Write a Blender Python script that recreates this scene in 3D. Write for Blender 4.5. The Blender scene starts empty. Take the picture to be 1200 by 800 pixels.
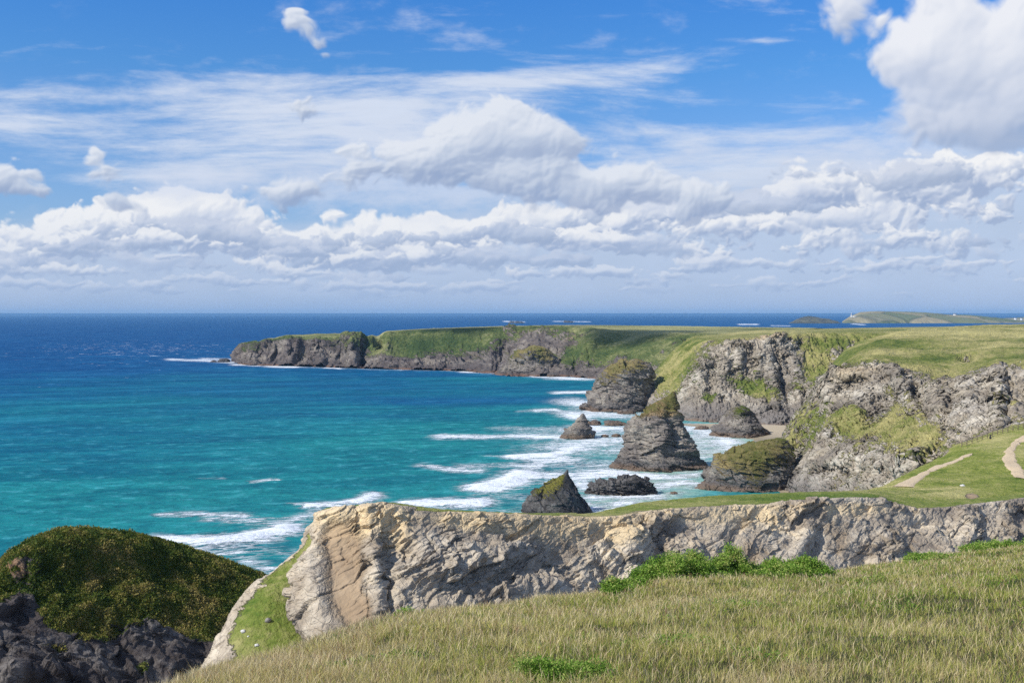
import bpy, math, random, time
import numpy as np
from mathutils import Vector
T0 = time.time()
S = bpy.context.scene
COL = S.collection
R = math.radians
# ------------------------------------------------------------------ camera
F = 1287.0                      # focal length in photo pixels (1200 wide)
CAMZ = 80.0
PITCH = math.atan(33.6 / F)     # slight tilt down
cam_d = bpy.data.cameras.new('camera')
cam = bpy.data.objects.new('camera', cam_d); COL.objects.link(cam)
cam_d.sensor_width = 36.0
cam_d.lens = 36.0 * F / 1200.0
cam_d.clip_start = 0.2; cam_d.clip_end = 200000
cam.location = (0, 0, CAMZ)
cam.rotation_euler = (math.pi / 2 - PITCH, 0, 0)
S.camera = cam
S.view_settings.view_transform = 'Standard'
S.view_settings.look = 'None'
S.view_settings.exposure = 0.0
S.view_settings.gamma = 1.0
S.view_settings.use_curve_mapping = False
S.cycles.max_bounces = 5
S.cycles.diffuse_bounces = 2
S.cycles.glossy_bounces = 2
S.cycles.transparent_max_bounces = 8
S.cycles.volume_bounces = 0
S.cycles.use_denoising = False
S.cycles.denoiser = 'OPENIMAGEDENOISE'
S.cycles.denoising_input_passes = 'RGB_ALBEDO_NORMAL'
S.cycles.denoising_prefilter = 'ACCURATE'

def at(px, py, Y):
    """world point seen at photo pixel (px,py) at distance Y along +y"""
    px = np.asarray(px, float); py = np.asarray(py, float)
    a = (px - 600.0) / F; b = (400.0 - py) / F
    cp, sp = math.cos(PITCH), math.sin(PITCH)
    dy = cp + b * sp; dz = -sp + b * cp
    s = Y / dy
    return np.stack([a * s, np.broadcast_to(Y, np.shape(s)) * 1.0, CAMZ + dz * s], -1)
def atz(px, py, z=0.0):
    """world point seen at photo pixel (px,py) on the level z"""
    px = np.asarray(px, float); py = np.asarray(py, float)
    a = (px - 600.0) / F; b = (400.0 - py) / F
    cp, sp = math.cos(PITCH), math.sin(PITCH)
    dy = cp + b * sp; dz = -sp + b * cp
    s = (z - CAMZ) / dz
    return np.stack([a * s, dy * s, np.broadcast_to(z, np.shape(s)) * 1.0], -1)
def proj(P):
    """photo pixel of world points"""
    cp, sp = math.cos(PITCH), math.sin(PITCH)
    x, y, z = P[..., 0], P[..., 1], P[..., 2] - CAMZ
    dep = y * cp - z * sp; up = y * sp + z * cp
    dep = np.maximum(dep, 0.01)
    return 600 + F * x / dep, 400 - F * up / dep

# ------------------------------------------------------------------ node helper
class NS:
    def __init__(s, nt): s.nt = nt; s.N = nt.nodes; s.L = nt.links
    def node(s, t, **k):
        n = s.N.new(t)
        for a, b in k.items(): setattr(n, a, b)
        return n
    def put(s, inp, v):
        if isinstance(v, E): s.L.new(v.o, inp)
        elif isinstance(v, bpy.types.NodeSocket): s.L.new(v, inp)
        elif v is not None:
            if inp.type in ('RGBA',) and not hasattr(v, '__len__'): v = (v, v, v, 1)
            elif inp.type == 'RGBA' and len(v) == 3: v = (*v, 1)
            elif inp.type == 'VECTOR' and not hasattr(v, '__len__'): v = (v, v, v)
            inp.default_value = v
    def m(s, op, a, b=None, c=None, clamp=False):
        n = s.node('ShaderNodeMath', operation=op, use_clamp=clamp)
        s.put(n.inputs[0], a); s.put(n.inputs[1], b); s.put(n.inputs[2], c)
        return E(s, n.outputs[0])
    def v(s, op, a, b=None, sc=None):
        n = s.node('ShaderNodeVectorMath', operation=op)
        s.put(n.inputs[0], a); s.put(n.inputs[1], b)
        if sc is not None: s.put(n.inputs['Scale'], sc)
        return E(s, n.outputs['Value'] if op in ('LENGTH', 'DOT_PRODUCT', 'DISTANCE') else n.outputs[0])
    def xyz(s, x, y, z):
        n = s.node('ShaderNodeCombineXYZ')
        for i, q in enumerate((x, y, z)): s.put(n.inputs[i], q)
        return E(s, n.outputs[0])
    def sep(s, vv):
        n = s.node('ShaderNodeSeparateXYZ'); s.put(n.inputs[0], vv)
        return [E(s, o) for o in n.outputs]
    def noise(s, vec, scale=1, detail=4, rough=.5, lac=2, dist=0, kind='FBM', out=0):
        n = s.node('ShaderNodeTexNoise', noise_dimensions='3D')
        n.noise_type = kind
        s.put(n.inputs['Vector'], vec); s.put(n.inputs['Scale'], scale); s.put(n.inputs['Detail'], detail)
        s.put(n.inputs['Roughness'], rough); s.put(n.inputs['Lacunarity'], lac); s.put(n.inputs['Distortion'], dist)
        return E(s, n.outputs[out])
    def vor(s, vec, scale=1, feature='F1', out='Distance', rnd=1, detail=0, rough=.5, metric='EUCLIDEAN', smooth=None):
        n = s.node('ShaderNodeTexVoronoi', voronoi_dimensions='3D', feature=feature)
        if feature != 'DISTANCE_TO_EDGE': n.distance = metric
        s.put(n.inputs['Vector'], vec); s.put(n.inputs['Scale'], scale); s.put(n.inputs['Randomness'], rnd)
        s.put(n.inputs['Detail'], detail); s.put(n.inputs['Roughness'], rough)
        if smooth is not None: s.put(n.inputs['Smoothness'], smooth)
        return E(s, n.outputs[out])
    def ss(s, x, lo, hi, a=0.0, b=1.0):
        n = s.node('ShaderNodeMapRange', interpolation_type='SMOOTHSTEP')
        s.put(n.inputs[0], x); s.put(n.inputs[1], lo); s.put(n.inputs[2], hi); s.put(n.inputs[3], a); s.put(n.inputs[4], b)
        return E(s, n.outputs[0])
    def mr(s, x, lo, hi, a=0.0, b=1.0):
        n = s.node('ShaderNodeMapRange', interpolation_type='LINEAR')
        s.put(n.inputs[0], x); s.put(n.inputs[1], lo); s.put(n.inputs[2], hi); s.put(n.inputs[3], a); s.put(n.inputs[4], b)
        return E(s, n.outputs[0])
    def mix(s, f, a, b, blend='MIX'):
        n = s.node('ShaderNodeMix', data_type='RGBA', blend_type=blend)
        s.put(n.inputs[0], f); s.put(n.inputs[6], a); s.put(n.inputs[7], b)
        return E(s, n.outputs[2])
    def ramp(s, f, stops, interp='LINEAR'):
        n = s.node('ShaderNodeValToRGB'); cr = n.color_ramp; cr.interpolation = interp
        while len(cr.elements) < len(stops): cr.elements.new(0.5)
        for e, (p, c) in zip(cr.elements, stops):
            e.position = p
            if not hasattr(c, '__len__'): c = (c, c, c)
            e.color = (*c, 1)
        s.put(n.inputs[0], f)
        return E(s, n.outputs[0])
    def attr(s, name, out='Fac'):
        n = s.node('ShaderNodeAttribute', attribute_name=name); return E(s, n.outputs[out])
    def coord(s, out='Object'):
        n = s.node('ShaderNodeTexCoord'); return E(s, n.outputs[out])
class E:
    def __init__(s, ns, o): s.ns = ns; s.o = o
    def __add__(s, b): return s.ns.m('ADD', s, b)
    __radd__ = __add__
    def __sub__(s, b): return s.ns.m('SUBTRACT', s, b)
    def __rsub__(s, b): return s.ns.m('SUBTRACT', b, s)
    def __mul__(s, b): return s.ns.m('MULTIPLY', s, b)
    __rmul__ = __mul__
    def __truediv__(s, b): return s.ns.m('DIVIDE', s, b)
    def __neg__(s): return s.ns.m('MULTIPLY', s, -1)
def clamp01(e): return e.ns.m('ADD', e, 0.0, clamp=True)

# ------------------------------------------------------------------ light
SUN_DIR = Vector((-0.78, -0.40, 0.74)).normalized()     # towards the sun
SUN_EL = math.asin(SUN_DIR.z)
SUN_AZ = math.atan2(SUN_DIR.x, SUN_DIR.y)
sd = bpy.data.lights.new('sun', 'SUN'); sd.energy = 4.9; sd.angle = R(0.53); sd.color = (1.0, 0.955, 0.88)
sun = bpy.data.objects.new('sun', sd); COL.objects.link(sun)
sun.rotation_euler = SUN_DIR.to_track_quat('Z', 'Y').to_euler()
sun.location = (0, 0, 300)


# ------------------------------------------------------------------ numpy noise
_rng = np.random.RandomState(7)
_perm = _rng.permutation(256).astype(np.int32); _perm = np.concatenate([_perm, _perm, _perm])
_g3 = _rng.normal(size=(256, 3)).astype(np.float32); _g3 /= np.linalg.norm(_g3, axis=1)[:, None]
_g2 = np.stack([np.cos(np.arange(256) * 2.399963), np.sin(np.arange(256) * 2.399963)], -1).astype(np.float32)
def _chunks(fn, P, *a, **k):
    n = len(P); out = np.empty(n, np.float32)
    for i in range(0, n, 200000): out[i:i + 200000] = fn(P[i:i + 200000], *a, **k)
    return out
def _perlin3(P):
    i = np.floor(P).astype(np.int32); f = (P - i).astype(np.float32); i &= 255
    u = f * f * f * (f * (f * 6 - 15) + 10)
    x, y, z = i[:, 0], i[:, 1], i[:, 2]; fx, fy, fz = f[:, 0], f[:, 1], f[:, 2]
    def c(dx, dy, dz):
        h = _perm[_perm[_perm[(x + dx) & 255] + ((y + dy) & 255)] + ((z + dz) & 255)]
        g = _g3[h]; return g[:, 0] * (fx - dx) + g[:, 1] * (fy - dy) + g[:, 2] * (fz - dz)
    ux, uy, uz = u[:, 0], u[:, 1], u[:, 2]
    L = lambda a, b, t: a + (b - a) * t
    return 1.5 * L(L(L(c(0,0,0), c(1,0,0), ux), L(c(0,1,0), c(1,1,0), ux), uy), L(L(c(0,0,1), c(1,0,1), ux), L(c(0,1,1), c(1,1,1), ux), uy), uz)
def perlin(P):
    sh = P.shape[:-1]; return _chunks(_perlin3, np.ascontiguousarray(P.reshape(-1, 3), np.float32)).reshape(sh)
def fbm(P, oc=5, gain=.5, kind=0, lac=2.03):
    """kind 0 plain, 1 ridged (sharp crests up), 2 billow (round bumps up)"""
    a = 1.0; t = 0; s = 0; P = np.asarray(P, np.float32)
    for o in range(oc):
        n = perlin(P + o * 17.31)
        if kind == 1: n = 1 - 2.4 * np.abs(n)
        elif kind == 2: n = 2.4 * np.abs(n) - 0.6
        t = t + a * n; s += a; a *= gain; P = P * lac
    return t / s
def _worley(P, want):
    i = np.floor(P).astype(np.int32); f = (P - i).astype(np.float32)
    f1 = np.full(len(P), 9., np.float32); f2 = f1.copy(); cid = np.zeros(len(P), np.float32); fv = cid.copy()
    for dx in (-1, 0, 1):
        for dy in (-1, 0, 1):
            for dz in (-1, 0, 1):
                h = _perm[_perm[_perm[(i[:, 0] + dx) & 255] + ((i[:, 1] + dy) & 255)] + ((i[:, 2] + dz) & 255)]
                o = _g3[h] * .5 + .5
                q = o + np.array([dx, dy, dz], np.float32) - f
                d = (q * q).sum(1)
                m = d < f1
                f2 = np.where(m, f1, np.minimum(f2, d)); cid = np.where(m, h.astype(np.float32), cid); f1 = np.where(m, d, f1)
                if want == 3:
                    g = _g3[(h * 7 + 3) & 255]; fv = np.where(m, (h / 255.0 - .5) * .5 - (q * g).sum(1) * 1.1, fv)
    if want == 0: return np.sqrt(f1)
    if want == 1: return np.sqrt(f2) - np.sqrt(f1)
    if want == 3: return fv
    return cid / 255.0
def worley(P, want=0):
    sh = P.shape[:-1]; return _chunks(_worley, np.ascontiguousarray(P.reshape(-1, 3), np.float32), want).reshape(sh)
def sstep(x, a, b):
    t = np.clip((x - a) / (b - a), 0, 1); return t * t * (3 - 2 * t)
def XYZ(x, y, z=0.0):
    x = np.asarray(x); return np.stack(np.broadcast_arrays(x, y, z), -1)

def sm(a, n):                      # separable box blur, three passes
    for _ in range(3):
        for ax in (0, 1):
            c = np.cumsum(np.pad(a, [(n + 1, n) if k == ax else (0, 0) for k in (0, 1)], mode='edge'), axis=ax)
            a = (c[2 * n + 1:] - c[:-2 * n - 1]) / (2 * n + 1) if ax == 0 else (c[:, 2 * n + 1:] - c[:, :-2 * n - 1]) / (2 * n + 1)
    return a
# cloud cover, computed as colour+cover over world azimuth x elevation (in 1/F radian steps)
SKX0, SKX1, SKY0, SKY1 = -760.0, 760.0, 0.0, 480.0
def make_clouds(res=1.3):
    W = int((SKX1 - SKX0) * res); H = int((SKY1 - SKY0) * res)
    az = SKX0 + (np.arange(W) + .5) / res; el = SKY0 + (np.arange(H) + .5) / res
    X, Y = np.meshgrid(az, el)
    # photo-like coordinates on the sky: u to the right, v downwards with the horizon at 371
    U = 600 + F * np.tan(X / F); V = 371 - F * np.tan(Y / F) / np.cos(X / F)
    rgb = np.zeros((H, W, 3), np.float32); A = np.zeros((H, W), np.float32)
    c8 = lambda *c: np.array([((v / 255.0)) ** 2.2 for v in c], np.float32)
    def over(col, al):
        nonlocal rgb, A
        al = al[..., None]; 
        rgb = rgb * (1 - al) + col * al; A = A * (1 - al[..., 0]) + al[..., 0]
    def ramp3(t, a, b, c):
        t = np.clip(t, 0, 1)[..., None]
        return np.where(t < .5, a + (b - a) * t * 2, b + (c - b) * (t - .5) * 2)
    def blobs(L, u=U, v=V):
        m = np.zeros_like(U); top = np.zeros_like(U); w = np.full_like(U, 1e-4)
        for (cx, cy, rx, ry, g) in L:
            ex = (u - cx) / rx; ey = (v - cy) / ry
            b = g * np.exp(-(ex * ex + ey * ey)); m += b
            top += b * -ey; w += b
        return m, top / w
    # 1 thin high streaks
    wx = perlin(XYZ(U / 260, V / 90, 3.1)) * 50; wy = perlin(XYZ(U / 300, V / 80, 8.1)) * 16
    n1 = fbm(XYZ((U + wx + V * 1.2) / 190, (V + wy - U * .05) / 30, 4.4), 9, .66)
    n2 = fbm(XYZ((U + wx) / 60, (V + wy) / 7, 2.2), 5, .55)
    m, _ = blobs([(400, 120, 300, 30, 1.0), (480, 165, 240, 40, .7), (650, 98, 130, 14, .85), (770, 88, 60, 7, .5), (300, 180, 230, 34, .75), (30, 118, 70, 12, .45), (20, 150, 90, 18, .8), (180, 215, 160, 14, .4),
                  (900, 165, 170, 16, .55), (1000, 200, 260, 36, 1.0), (895, 55, 36, 3, .7), (1150, 150, 120, 50, .6), (860, 215, 200, 22, .5), (930, 130, 60, 10, .4)])
    d = m * .85 + n1 * 1.15 + n2 * .25
    al = sstep(d, .15, 1.25) * .86
    over(c8(222, 229, 242)[None, None] * (1 + .05 * n2[..., None]), al)
    def deck(seed, L, scale, amp, lo, hi, cl, cm, cd, maxa=1.0, shade=1.0, topw=.5, sq=1.0, haze=0.0, fine=1.0, soft=0.0, thick=26.0, smooth=0):
        k = scale
        w1 = fbm(XYZ(U / k / 1.6, V / k / 1.6 * sq, seed + 5), 3) * k * .55; w2 = fbm(XYZ(U / k / 1.6, V / k / 1.6 * sq, seed + 11), 3) * k * .55
        u = U + w1; v = V + w2
        base, tp = blobs(L, U + w1 * .6, V + w2 * .6)
        q = XYZ(u / k, v / k * sq, seed)
        puff = 1 - worley(q * 1.0, 0) * 1.15
        puff2 = 1 - worley(q * 2.3 + 7, 0) * 1.15
        puff3 = 1 - worley(q * 5.1 + 3, 0) * 1.15
        bil = fbm(q * .8 + 31, 8, .56, 0)
        n = (puff - .45) * .9 + (puff2 - .45) * .45 + (puff3 - .45) * .24 * fine + bil * .75
        D = base - .55 + n * amp * sstep(base, .0, .45) * (.35 + .65 * np.exp(-base * .4))
        al = sstep(D, lo, hi)
        if soft: al = al * (1 - soft * sstep(-tp, .1, 1.1))
        # relief of the cloud body, lit from the upper left and from the front
        h = thick * np.sqrt(np.clip(D, 0, 3) + .02)
        hs = sm(h, 1 + smooth)
        gy, gx = np.gradient(hs, 1 / res)          # gy: per unit upwards (rows go up)
        nl = (gx * -.62 * -1 * -1 + gy * .75)       # slope facing up-left is negative gx / ... see below
        nl = (-gy * .72 + gx * .58) / np.sqrt(1 + gx * gx + gy * gy)
        hb = sm(h, int(k * .35 * res)); gyb, gxb = np.gradient(hb, 1 / res)
        nb = (-gyb * .75 + gxb * .55) / np.sqrt(.35 + gxb * gxb + gyb * gyb)
        lit = .55 + shade * (nl * .34 + nb * .40) + topw * np.clip(tp, -1.2, 1.2) * .45
        col = ramp3(lit, cd, cm, cl)
        if haze:
            hz = np.exp(-Y / haze)[..., None] * .9; col = col * (1 - hz) + c8(170, 190, 221) * hz
        over(col, al * maxa)
    veil, _ = blobs([(1000, 290, 330, 90, 1.0), (650, 300, 300, 60, .75), (300, 320, 500, 42, .8), (1250, 260, 200, 110, .9), (-100, 320, 300, 50, .8)])
    nv = fbm(XYZ(U / 90, V / 40, 6.6), 6, .6)
    over(c8(190, 204, 227)[None, None] * (1 + .12 * nv[..., None]), sstep(veil * 1.2 + nv * .5, .1, 1.1) * .88)
    # 2 far deck: overlapping banks, far and tall to near and low
    tx = [-200, 0, 100, 165, 200, 260, 330, 450, 520, 600, 700, 800, 900, 1000, 1100, 1400]; ty = [272, 268, 262, 236, 226, 246, 270, 262, 262, 246, 232, 232, 205, 186, 180, 176]
    rr = np.random.RandomState(5)
    def bank(k, n, f0, f1, rx, ry, g=.95):
        L = []
        for i in range(n):
            x = -180 + 1560 * (i + rr.rand()) / n; t = np.interp(x, tx, ty); f = f0 + (f1 - f0) * rr.rand()
            q = .6 + .8 * rr.rand(); z = 1 - .45 * f
            L.append((x, t + (342 - t) * f + ry * .5, rx * q * z, ry * z * (.7 + .6 * rr.rand()), g * (.75 + .5 * rr.rand())))
        return L
    WH = (c8(248, 248, 248), c8(212, 219, 233), c8(158, 175, 206)); MD = (c8(236, 239, 245), c8(196, 207, 227), c8(150, 169, 203)); GY = (c8(204, 212, 229), c8(176, 190, 215), c8(150, 168, 199))
    deck(12.7, bank(0, 30, .04, .2, 62, 26) + [(198, 250, 36, 30, .9), (185, 275, 60, 24, .9), (245, 265, 44, 22, .7)], 38, 1.45, .0, .42, *WH, 1, 1.25, .38, 1.2, haze=42)
    deck(17.3, bank(1, 34, .12, .45, 52, 20), 30, 1.5, .03, .42, *WH, .97, 1.25, .45, 1.3, haze=42)
    deck(63.3, [(1000, 215, 60, 22, .9), (1080, 215, 60, 26, 1.0), (1140, 245, 60, 26, .9), (1040, 255, 60, 22, .9), (930, 265, 70, 20, .9), (860, 270, 60, 18, .8), (1180, 205, 60, 16, .9), (1100, 290, 80, 20, .8), (990, 295, 80, 18, .8)], 34, 1.3, .05, .4, *WH, .95, 1.3, .5, 1.1, haze=42)
    deck(59.9, bank(2, 34, .02, .6, 50, 18, 1.0), 30, 1.35, .02, .5, *GY, .85, 1.1, .5, 1.5, haze=42)
    deck(21.9, bank(3, 34, .3, .75, 46, 15), 24, 1.4, .03, .42, *WH, .9, 1.2, .5, 1.4, haze=36)
    deck(25.1, bank(4, 30, .3, .85, 60, 11, .9), 20, 1.1, .05, .4, *GY, .8, 1.1, .5, 1.4, haze=40)
    deck(81.5, bank(6, 30, .35, 1.0, 60, 16, 1.0), 30, 1.2, -.05, .6, c8(228, 232, 241), c8(190, 202, 224), c8(158, 176, 207), .72, .9, .5, 1.4, haze=44, smooth=1)
    deck(91.3, bank(7, 30, .8, 1.08, 60, 9, 1.0), 18, 1.1, -.02, .5, *MD, .7, 1.0, .5, 1.7, haze=24, smooth=1)
    deck(29.1, bank(5, 34, .6, .95, 70, 10, 1.0), 18, 1.0, .0, .4, *MD, .75, 1.0, .5, 1.6, haze=30)
    # 2b grey scraps in front
    deck(31.2, [(635, 283, 34, 16, 1.1), (590, 275, 50, 12, .7), (500, 285, 90, 12, .85), (915, 238, 30, 14, 1.0), (940, 250, 50, 8, .7), (830, 285, 60, 9, .8), (1010, 205, 26, 7, .6), (985, 207, 14, 10, .6), (1150, 290, 70, 14, .9), (780, 300, 40, 8, .7),
                (400, 290, 70, 14, .7), (1000, 245, 60, 7, .6), (90, 290, 60, 8, .7), (300, 300, 60, 8, .6), (640, 318, 60, 6, .7), (960, 312, 60, 8, .7), (1180, 240, 40, 16, .5), (720, 290, 20, 10, .7), (1100, 200, 60, 12, .6)],
         20, .85, .02, .42, c8(192, 203, 224), c8(168, 183, 210), c8(146, 164, 195), .85, .9, .4, 1.5, haze=50, fine=1.3)
    # thin grey-white sheets behind the middle clouds
    mv, _ = blobs([(560, 200, 240, 50, .8), (760, 235, 160, 30, .9), (330, 215, 160, 34, .7), (1000, 190, 220, 40, .7), (80, 225, 160, 24, .6), (640, 250, 300, 20, .6)])
    nm_ = fbm(XYZ((U + wx * .6) / 120, (V + wy) / 46, 16.6), 8, .6)
    over(c8(206, 215, 233)[None, None] * (1 + .16 * nm_[..., None]), sstep(mv * .8 + nm_ * 1.5, .2, 1.2) * .7)
    # 3 mid clouds, soft grey undersides
    deck(47.9, [(355, 128, 24, 26, 1.0), (375, 140, 26, 10, .75), (600, 140, 60, 32, 1.2), (560, 165, 90, 24, 1.0), (520, 185, 110, 30, 1.1), (590, 220, 85, 26, 1.35), (480, 205, 70, 22, .9), (655, 180, 50, 22, .9), (360, 228, 62, 24, 1.3), (640, 165, 40, 18, .95), (325, 230, 26, 14, .6),
                (770, 222, 66, 26, 1.25), (700, 218, 60, 20, 1.0), (830, 245, 55, 20, 1.0), (690, 240, 60, 12, .7), (0, 215, 46, 24, 1.2), (40, 232, 40, 12, .8), (118, 212, 34, 22, 1.05), (110, 190, 24, 14, .5), (366, 52, 34, 20, 1.1), (350, 36, 18, 14, .85), (380, 70, 20, 8, .6), (130, 245, 40, 9, .6), (-60, 225, 60, 22, 1.0)],
         46, 1.5, .0, .52, c8(228, 233, 242), c8(194, 205, 224), c8(148, 166, 199), .95, .95, .65, 1.2, fine=.8, soft=.25, thick=32)
    # 4 the big near cumulus, upper right, and its small neighbour
    deck(73.1, [(1105, 15, 36, 44, 1.0), (1070, 70, 26, 26, .9), (1160, 70, 110, 80, 1.7), (1200, 120, 90, 50, 1.2), (1120, 160, 70, 20, .9), (1230, 0, 60, 70, 1.1), (1110, 100, 55, 55, 1.0), (972, 0, 34, 30, 1.2), (988, 32, 22, 24, .95), (1180, 150, 80, 22, .8), (1075, 75, 28, 26, .6), (1300, 90, 120, 90, 1.4), (1200, 190, 60, 12, .6)],
         58, 1.45, -.02, .7, c8(238, 240, 246), c8(204, 212, 229), c8(158, 175, 205), .98, .85, .5, 1.0, fine=.9, soft=.2, thick=44, smooth=1)
    # haze low down
    hz = np.exp(-Y / 26.0) * .9
    over(np.broadcast_to(c8(150, 176, 214), rgb.shape), hz)
    hz = np.exp(-Y / 120.0) * .22
    over(np.broadcast_to(c8(170, 192, 226), rgb.shape), hz)
    return rgb, A                                     # rgb premultiplied

SKYSTR = 0.1
def build_world():
    w = bpy.data.worlds.new('World'); S.world = w; w.use_nodes = True
    w.node_tree.nodes.clear()
    n = NS(w.node_tree)
    sky = n.node('ShaderNodeTexSky', sky_type='NISHITA', sun_disc=False)
    sky.sun_elevation = SUN_EL; sky.sun_rotation = SUN_AZ
    sky.altitude = 80; sky.air_density = 1.0; sky.dust_density = 0.3; sky.ozone_density = 3.0
    x, y, z = n.sep(n.coord('Generated'))
    az = n.m('ARCTAN2', x, y) * F; el = n.m('ARCSINE', z) * F
    col = n.mix(1.0, E(n, sky.outputs[0]), n.ramp(n.mr(el, 0, 500), SKYTINT), 'MULTIPLY')
    rgb, A = make_clouds()
    H, W = A.shape
    im = bpy.data.images.new('clouds', W, H, alpha=True, float_buffer=True)
    im.colorspace_settings.name = 'Non-Color'; im.alpha_mode = 'CHANNEL_PACKED'
    buf = np.concatenate([rgb / np.maximum(A, 1e-3)[..., None], A[..., None]], -1).astype(np.float32)
    im.pixels.foreach_set(buf.ravel()); im.update()
    t = n.node('ShaderNodeTexImage', extension='MIRROR', interpolation='Linear'); t.image = im
    n.put(t.inputs[0], n.xyz((az - SKX0) / (SKX1 - SKX0), (el - SKY0) / (SKY1 - SKY0), 0.0))
    cl = n.v('SCALE', E(n, t.outputs[0]), sc=1.0 / SKYSTR)
    col = n.mix(E(n, t.outputs[1]), col, cl)
    bg = n.node('ShaderNodeBackground'); n.put(bg.inputs[0], col); bg.inputs[1].default_value = SKYSTR
    out = n.node('ShaderNodeOutputWorld'); n.L.new(bg.outputs[0], out.inputs[0])
    w.cycles.sampling_method = 'MANUAL'; w.cycles.sample_map_resolution = 1024
SKYTINT = [(0.0, (.62, .89, 1.75)), (.18, (.70, .89, 1.26)), (.37, (.64, .925, 1.32)), (.55, (.435, .93, 1.41)), (.75, (.32, .89, 1.55))]
build_world()

# ------------------------------------------------------------------ mesh helpers
def tag(o, label=None, cat=None, group=None, kind=None):
    if label: o['label'] = label
    if cat: o['category'] = cat
    if group: o['group'] = group
    if kind: o['kind'] = kind
    return o
def empty(name, loc, rz=0):
    o = bpy.data.objects.new(name, None); COL.objects.link(o); o.location = loc; o.rotation_euler[2] = rz; return o
def mesh_np(name, V, Q, mat=None, parent=None, attrs=None, smooth=True, tris=None):
    """V (n,3); Q (m,4) quads; tris (k,3)"""
    me = bpy.data.meshes.new(name)
    V = np.asarray(V, np.float32).reshape(-1, 3)
    loops = []; starts = []; tot = []
    nq = 0 if Q is None else len(Q); nt = 0 if tris is None else len(tris)
    li = np.concatenate([np.asarray(Q, np.int32).ravel() if nq else np.zeros(0, np.int32), np.asarray(tris, np.int32).ravel() if nt else np.zeros(0, np.int32)])
    ls = np.concatenate([np.arange(nq) * 4, nq * 4 + np.arange(nt) * 3]).astype(np.int32)
    me.vertices.add(len(V)); me.vertices.foreach_set('co', V.ravel())
    me.loops.add(len(li)); me.loops.foreach_set('vertex_index', li)
    me.polygons.add(nq + nt); me.polygons.foreach_set('loop_start', ls)
    me.update(calc_edges=True)
    if smooth: me.polygons.foreach_set('use_smooth', np.ones(nq + nt, bool))
    for k, a in (attrs or {}).items():
        at_ = me.attributes.new(k, 'FLOAT', 'POINT'); at_.data.foreach_set('value', np.asarray(a, np.float32).ravel())
    if mat is not None: me.materials.append(mat)
    me.validate(); me.update()
    o = bpy.data.objects.new(name, me); COL.objects.link(o)
    if parent is not None: o.parent = parent
    return o
def gridq(n, m, off=0, wrap=False):
    i, j = np.meshgrid(np.arange(n - 1), np.arange(m - (0 if wrap else 1)), indexing='ij')
    j2 = (j + 1) % m
    return (np.stack([i * m + j, i * m + j2, (i + 1) * m + j2, (i + 1) * m + j], -1).reshape(-1, 4) + off)
def normals(P):
    """unit normals of a grid (n,m,3)"""
    gu = np.gradient(P, axis=0); gv = np.gradient(P, axis=1)
    N = np.cross(gv, gu); return N / (np.linalg.norm(N, axis=-1, keepdims=True) + 1e-9)
def pch(x, xp, Fp):
    """monotone-ish cubic through rows Fp (k, ...) at knots xp"""
    xp = np.asarray(xp, float); k = len(xp)
    h = np.diff(xp); sh = (-1,) + (1,) * (Fp.ndim - 1)
    dl = np.diff(Fp, axis=0) / h.reshape(sh)
    md = np.zeros_like(Fp)
    if k > 2:
        a, b = dl[:-1], dl[1:]
        md[1:-1] = np.where(a * b > 0, 2 * a * b / (a + b + np.where(a + b == 0, 1e-9, 0)), 0)
    md[0] = dl[0]; md[-1] = dl[-1]
    i = np.clip(np.searchsorted(xp, x, side='right') - 1, 0, k - 2)
    t = ((x - xp[i]) / h[i]).reshape(sh); hh = h[i].reshape(sh)
    return ((1 + 2 * t) * (1 - t) ** 2 * Fp[i] + t * (1 - t) ** 2 * hh * md[i] + t * t * (3 - 2 * t) * Fp[i + 1] + t * t * (t - 1) * hh * md[i + 1])
def rail(pts, u, z=None):
    """pts: (u, px, py, Y) or, with sea level z, (u, px, py); gives world points at parameters u"""
    a = np.array([p[:4] if len(p) > 3 else (*p[:3], 0) for p in pts], float)
    W = np.stack([at(p[1], p[2], p[3]) if len(p) > 3 else atz(p[1], p[2], z or 0.0) for p in pts])
    o = np.argsort(a[:, 0]); return pch(u, a[o, 0], W[o])
def loft(rails, nu, rows, z=None):
    """rails: list of point lists; rows[i]: rows between rail i and i+1. Returns grid (n, nu, 3) and rail coordinate t (n,)"""
    u = np.linspace(0, 1, nu)
    Rr = np.stack([r if isinstance(r, np.ndarray) else rail(r, u) for r in rails])
    t = np.concatenate([np.linspace(i, i + 1, n, endpoint=False) for i, n in enumerate(rows)] + [[len(rails) - 1.0]])
    return pch(t, np.arange(len(rails)), Rr), t, u
def stamps(P, L, base=0.0):
    """soft elliptical stamps placed by where they are seen in the photo: (px,py,rx,ry,val[,rot])"""
    px, py = proj(P); out = np.full(px.shape, base, np.float32)
    for s in L:
        cx, cy, rx, ry, v = s[:5]; r = R(s[5]) if len(s) > 5 else 0
        dx, dy = px - cx, py - cy
        a = (dx * math.cos(r) + dy * math.sin(r)) / rx; b = (-dx * math.sin(r) + dy * math.cos(r)) / ry
        out += v * np.exp(-(a * a + b * b))
    return out
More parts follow.
